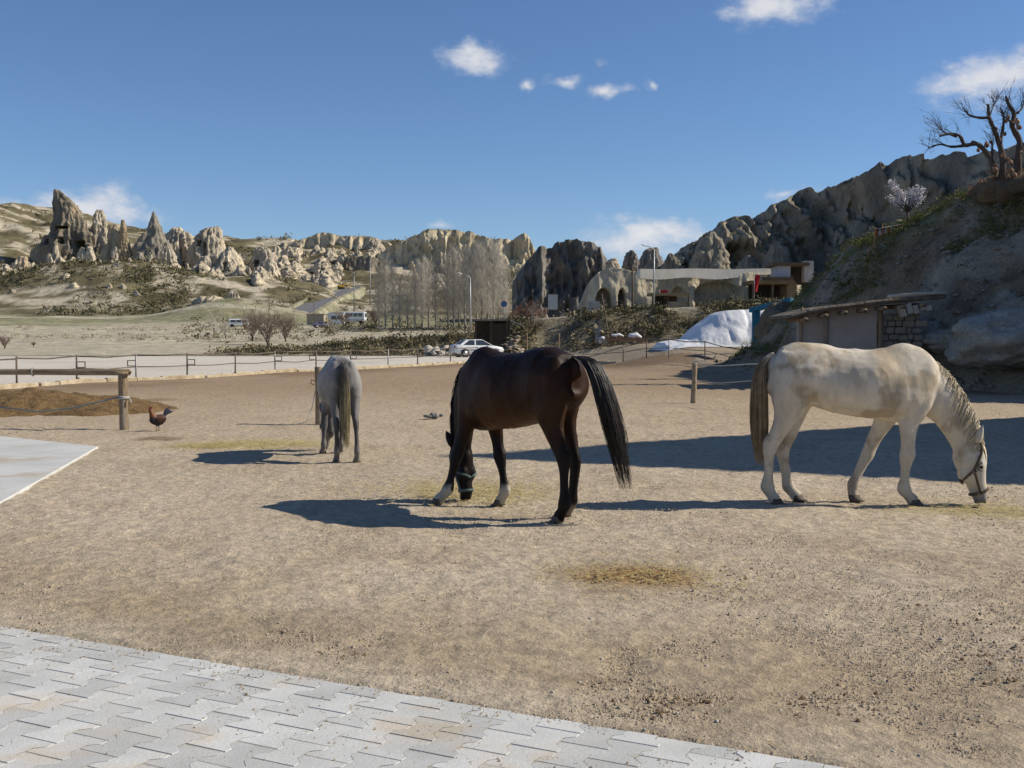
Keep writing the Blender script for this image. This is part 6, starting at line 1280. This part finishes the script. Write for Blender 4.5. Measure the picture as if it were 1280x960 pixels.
def bunting():
    d = 43.6; a = on_crest(1090, d); t = a + Vector((.06, 0, .85)); e = on_crest(1126, d) + Vector((0, 0, .25)); c = empty('bunting_frame', (0, 0, 0), 0, 'wooden frame strung with coloured bunting on the slope', 'frame'); Mw = mat('fresh_timber', (.45, .26, .12), (.36, .2, .1), 4, .8)
    b = MB(); b.tube([a - Vector((0, 0, .3)), t], .035, 6); b.build('upright', Mw, c); b = MB(); b.tube([t, e], .022, 6); b.build('rail', mat('bunting_rail', (.45, .4, .36), rough=.8), c); b = MB(); b.tube([on_crest(1080, d), on_crest(1086, d) + Vector((0, 0, .4))], .03, 6); b.build('prop', Mw, c); b = MB(); b.tube([on_crest(1099, d), on_crest(1101, d) + Vector((0, 0, .62))], .02, 6); b.build('prop', Mw, c)
    for k in range(9):
        p = t.lerp(e, (k + .5) / 9.5); b = MB(); w = .10; b.prism([(-w, 0), (w, 0), (0, -.34)], lambda u, v: (p.x + u, p.y + .008, p.z + v), lambda u, v: (p.x + u, p.y - .008, p.z + v)); b.build('pennant', PEN[k % 4], c)
PEN = [mat('pennant_a', (.42, .10, .04), rough=.8), mat('pennant_b', (.5, .45, .42), rough=.8), mat('pennant_c', (.30, .12, .16), rough=.8), mat('pennant_d', (.45, .33, .26), rough=.8)]
bunting()
# ------------------------------------------------------------------ scrub and grass (uncountable)
def scrub(name, pts, size, nl, m, label, spread=.8, flat=.6, leaf=.28, thin=.42):
    pts = np.asarray(pts, float); n = len(pts); r = np.random.default_rng(len(pts)); sz = size * np.exp(r.normal(0, .4, n))
    off = r.normal(0, 1, (n, nl, 3)) * np.array([spread, spread, flat]) * sz[:, None, None] * .5; off[..., 2] = np.abs(off[..., 2]); c = pts[:, None, :] + off; ls = sz[:, None, None] * leaf * r.uniform(.6, 1.4, (n, nl, 1))
    a = r.normal(0, 1, (n, nl, 3)); b = r.normal(0, 1, (n, nl, 3)); a /= np.linalg.norm(a, axis=-1, keepdims=True); b = np.cross(a, b); b /= np.linalg.norm(b, axis=-1, keepdims=True)
    V = np.stack([c + a * ls, c + b * ls * thin, c - a * ls, c - b * ls * thin], 2); F = np.arange(n * nl * 4).reshape(-1, 4); o = mesh_np(name, V.reshape(-1, 3), F, m, smooth=False); tag(o, label, 'scrub', kind='stuff')
M_scrub = mat('olive_scrub', (.105, .10, .048), (.19, .165, .09), .5, .95); M_dscrub = mat('dark_scrub', (.085, .082, .04), (.17, .14, .08), .4, .95); M_grass = mat('slope_grass', (.10, .125, .035), (.17, .16, .06), .6, .95); M_dry = mat('dry_grass', (.34, .28, .17), (.25, .20, .12), .5, .95)
r_ = np.random.default_rng(77)
def pick(n, x0, x1, y0, y1, zf=far_z, gate=None, px=False):
    y = r_.uniform(y0, y1, n); x = r_.uniform(x0, x1, n); x = (x - 640) / FPX * y if px else x
    if gate is not None: k = fbm(x * gate[0], y * gate[0], 0, 3, gate[2]) > gate[1]; x, y = x[k], y[k]
    return np.stack([x, y, zf(x, y)], -1)
scrub('hill_scrub', np.concatenate([pick(6500, -40, 660, 330, 485, px=True, gate=(.06, -.08, 5)), pick(1800, -40, 235, 298, 352, px=True, gate=(.05, -.1, 15))]), 1.2, 11, M_scrub, 'olive scrub covering the far hillsides', leaf=.22)
scrub('bank_scrub', np.concatenate([pick(2300, -6, 38, 100.5, 109, gate=(.25, -.2, 6)), pick(500, -26, -6, 100.5, 108.5, gate=(.25, -.1, 6)), pick(160, -24, -3, 103, 108)]), .55, 44, M_dscrub, 'dark scrub growing over the earth bank', leaf=.13)
scrub('bank_dry_grass', pick(1400, -28, 38, 100, 110, gate=(.3, 0, 8)), .40, 16, M_dry, 'dry grass growing on the earth bank', leaf=.24, flat=.9)
scrub('valley_scrub', np.concatenate([pick(420, 400, 660, 190, 300, px=True), pick(130, 230, 420, 150, 300, px=True), pick(160, 640, 760, 200, 262, px=True)]), 1.0, 34, mat('valley_brush', (.17, .13, .085), (.12, .12, .06), .3, .95), 'brown brush filling the valley below the cliffs', leaf=.13)
scrub('field_grass', pick(1300, -30, 330, 150, 240, px=True, gate=(.08, .0, 9)), .28, 10, M_dry, 'dry grass in the field at the left', leaf=.3, flat=.8)
gx_ = r_.uniform(10.5, 22, 6500); gy_ = np.interp(gx_, [8, 10, 12, 15, 20, 24, 30, 60], [44, 42, 37, 31, 25.5, 22, 20, 19]) + r_.uniform(8.0, 15.5, 6500)
gk = fbm(gx_ * .6, gy_ * .6, 0, 3, 14) > -.05; gp = [(x, y, slope_z(x, y)) for x, y in zip(gx_[gk], gy_[gk])]
scrub('slope_grass', gp, .16, 14, M_grass, 'green grass along the top of the near slope', leaf=.30, flat=1.0, thin=.16)
scrub('slope_scrub', [(x, y, slope_z(x, y)) for x, y in zip(r_.uniform(9.6, 20, 220), r_.uniform(34, 52, 220))], .24, 26, M_dscrub, 'low scrub tufts on the near slope', leaf=.16)
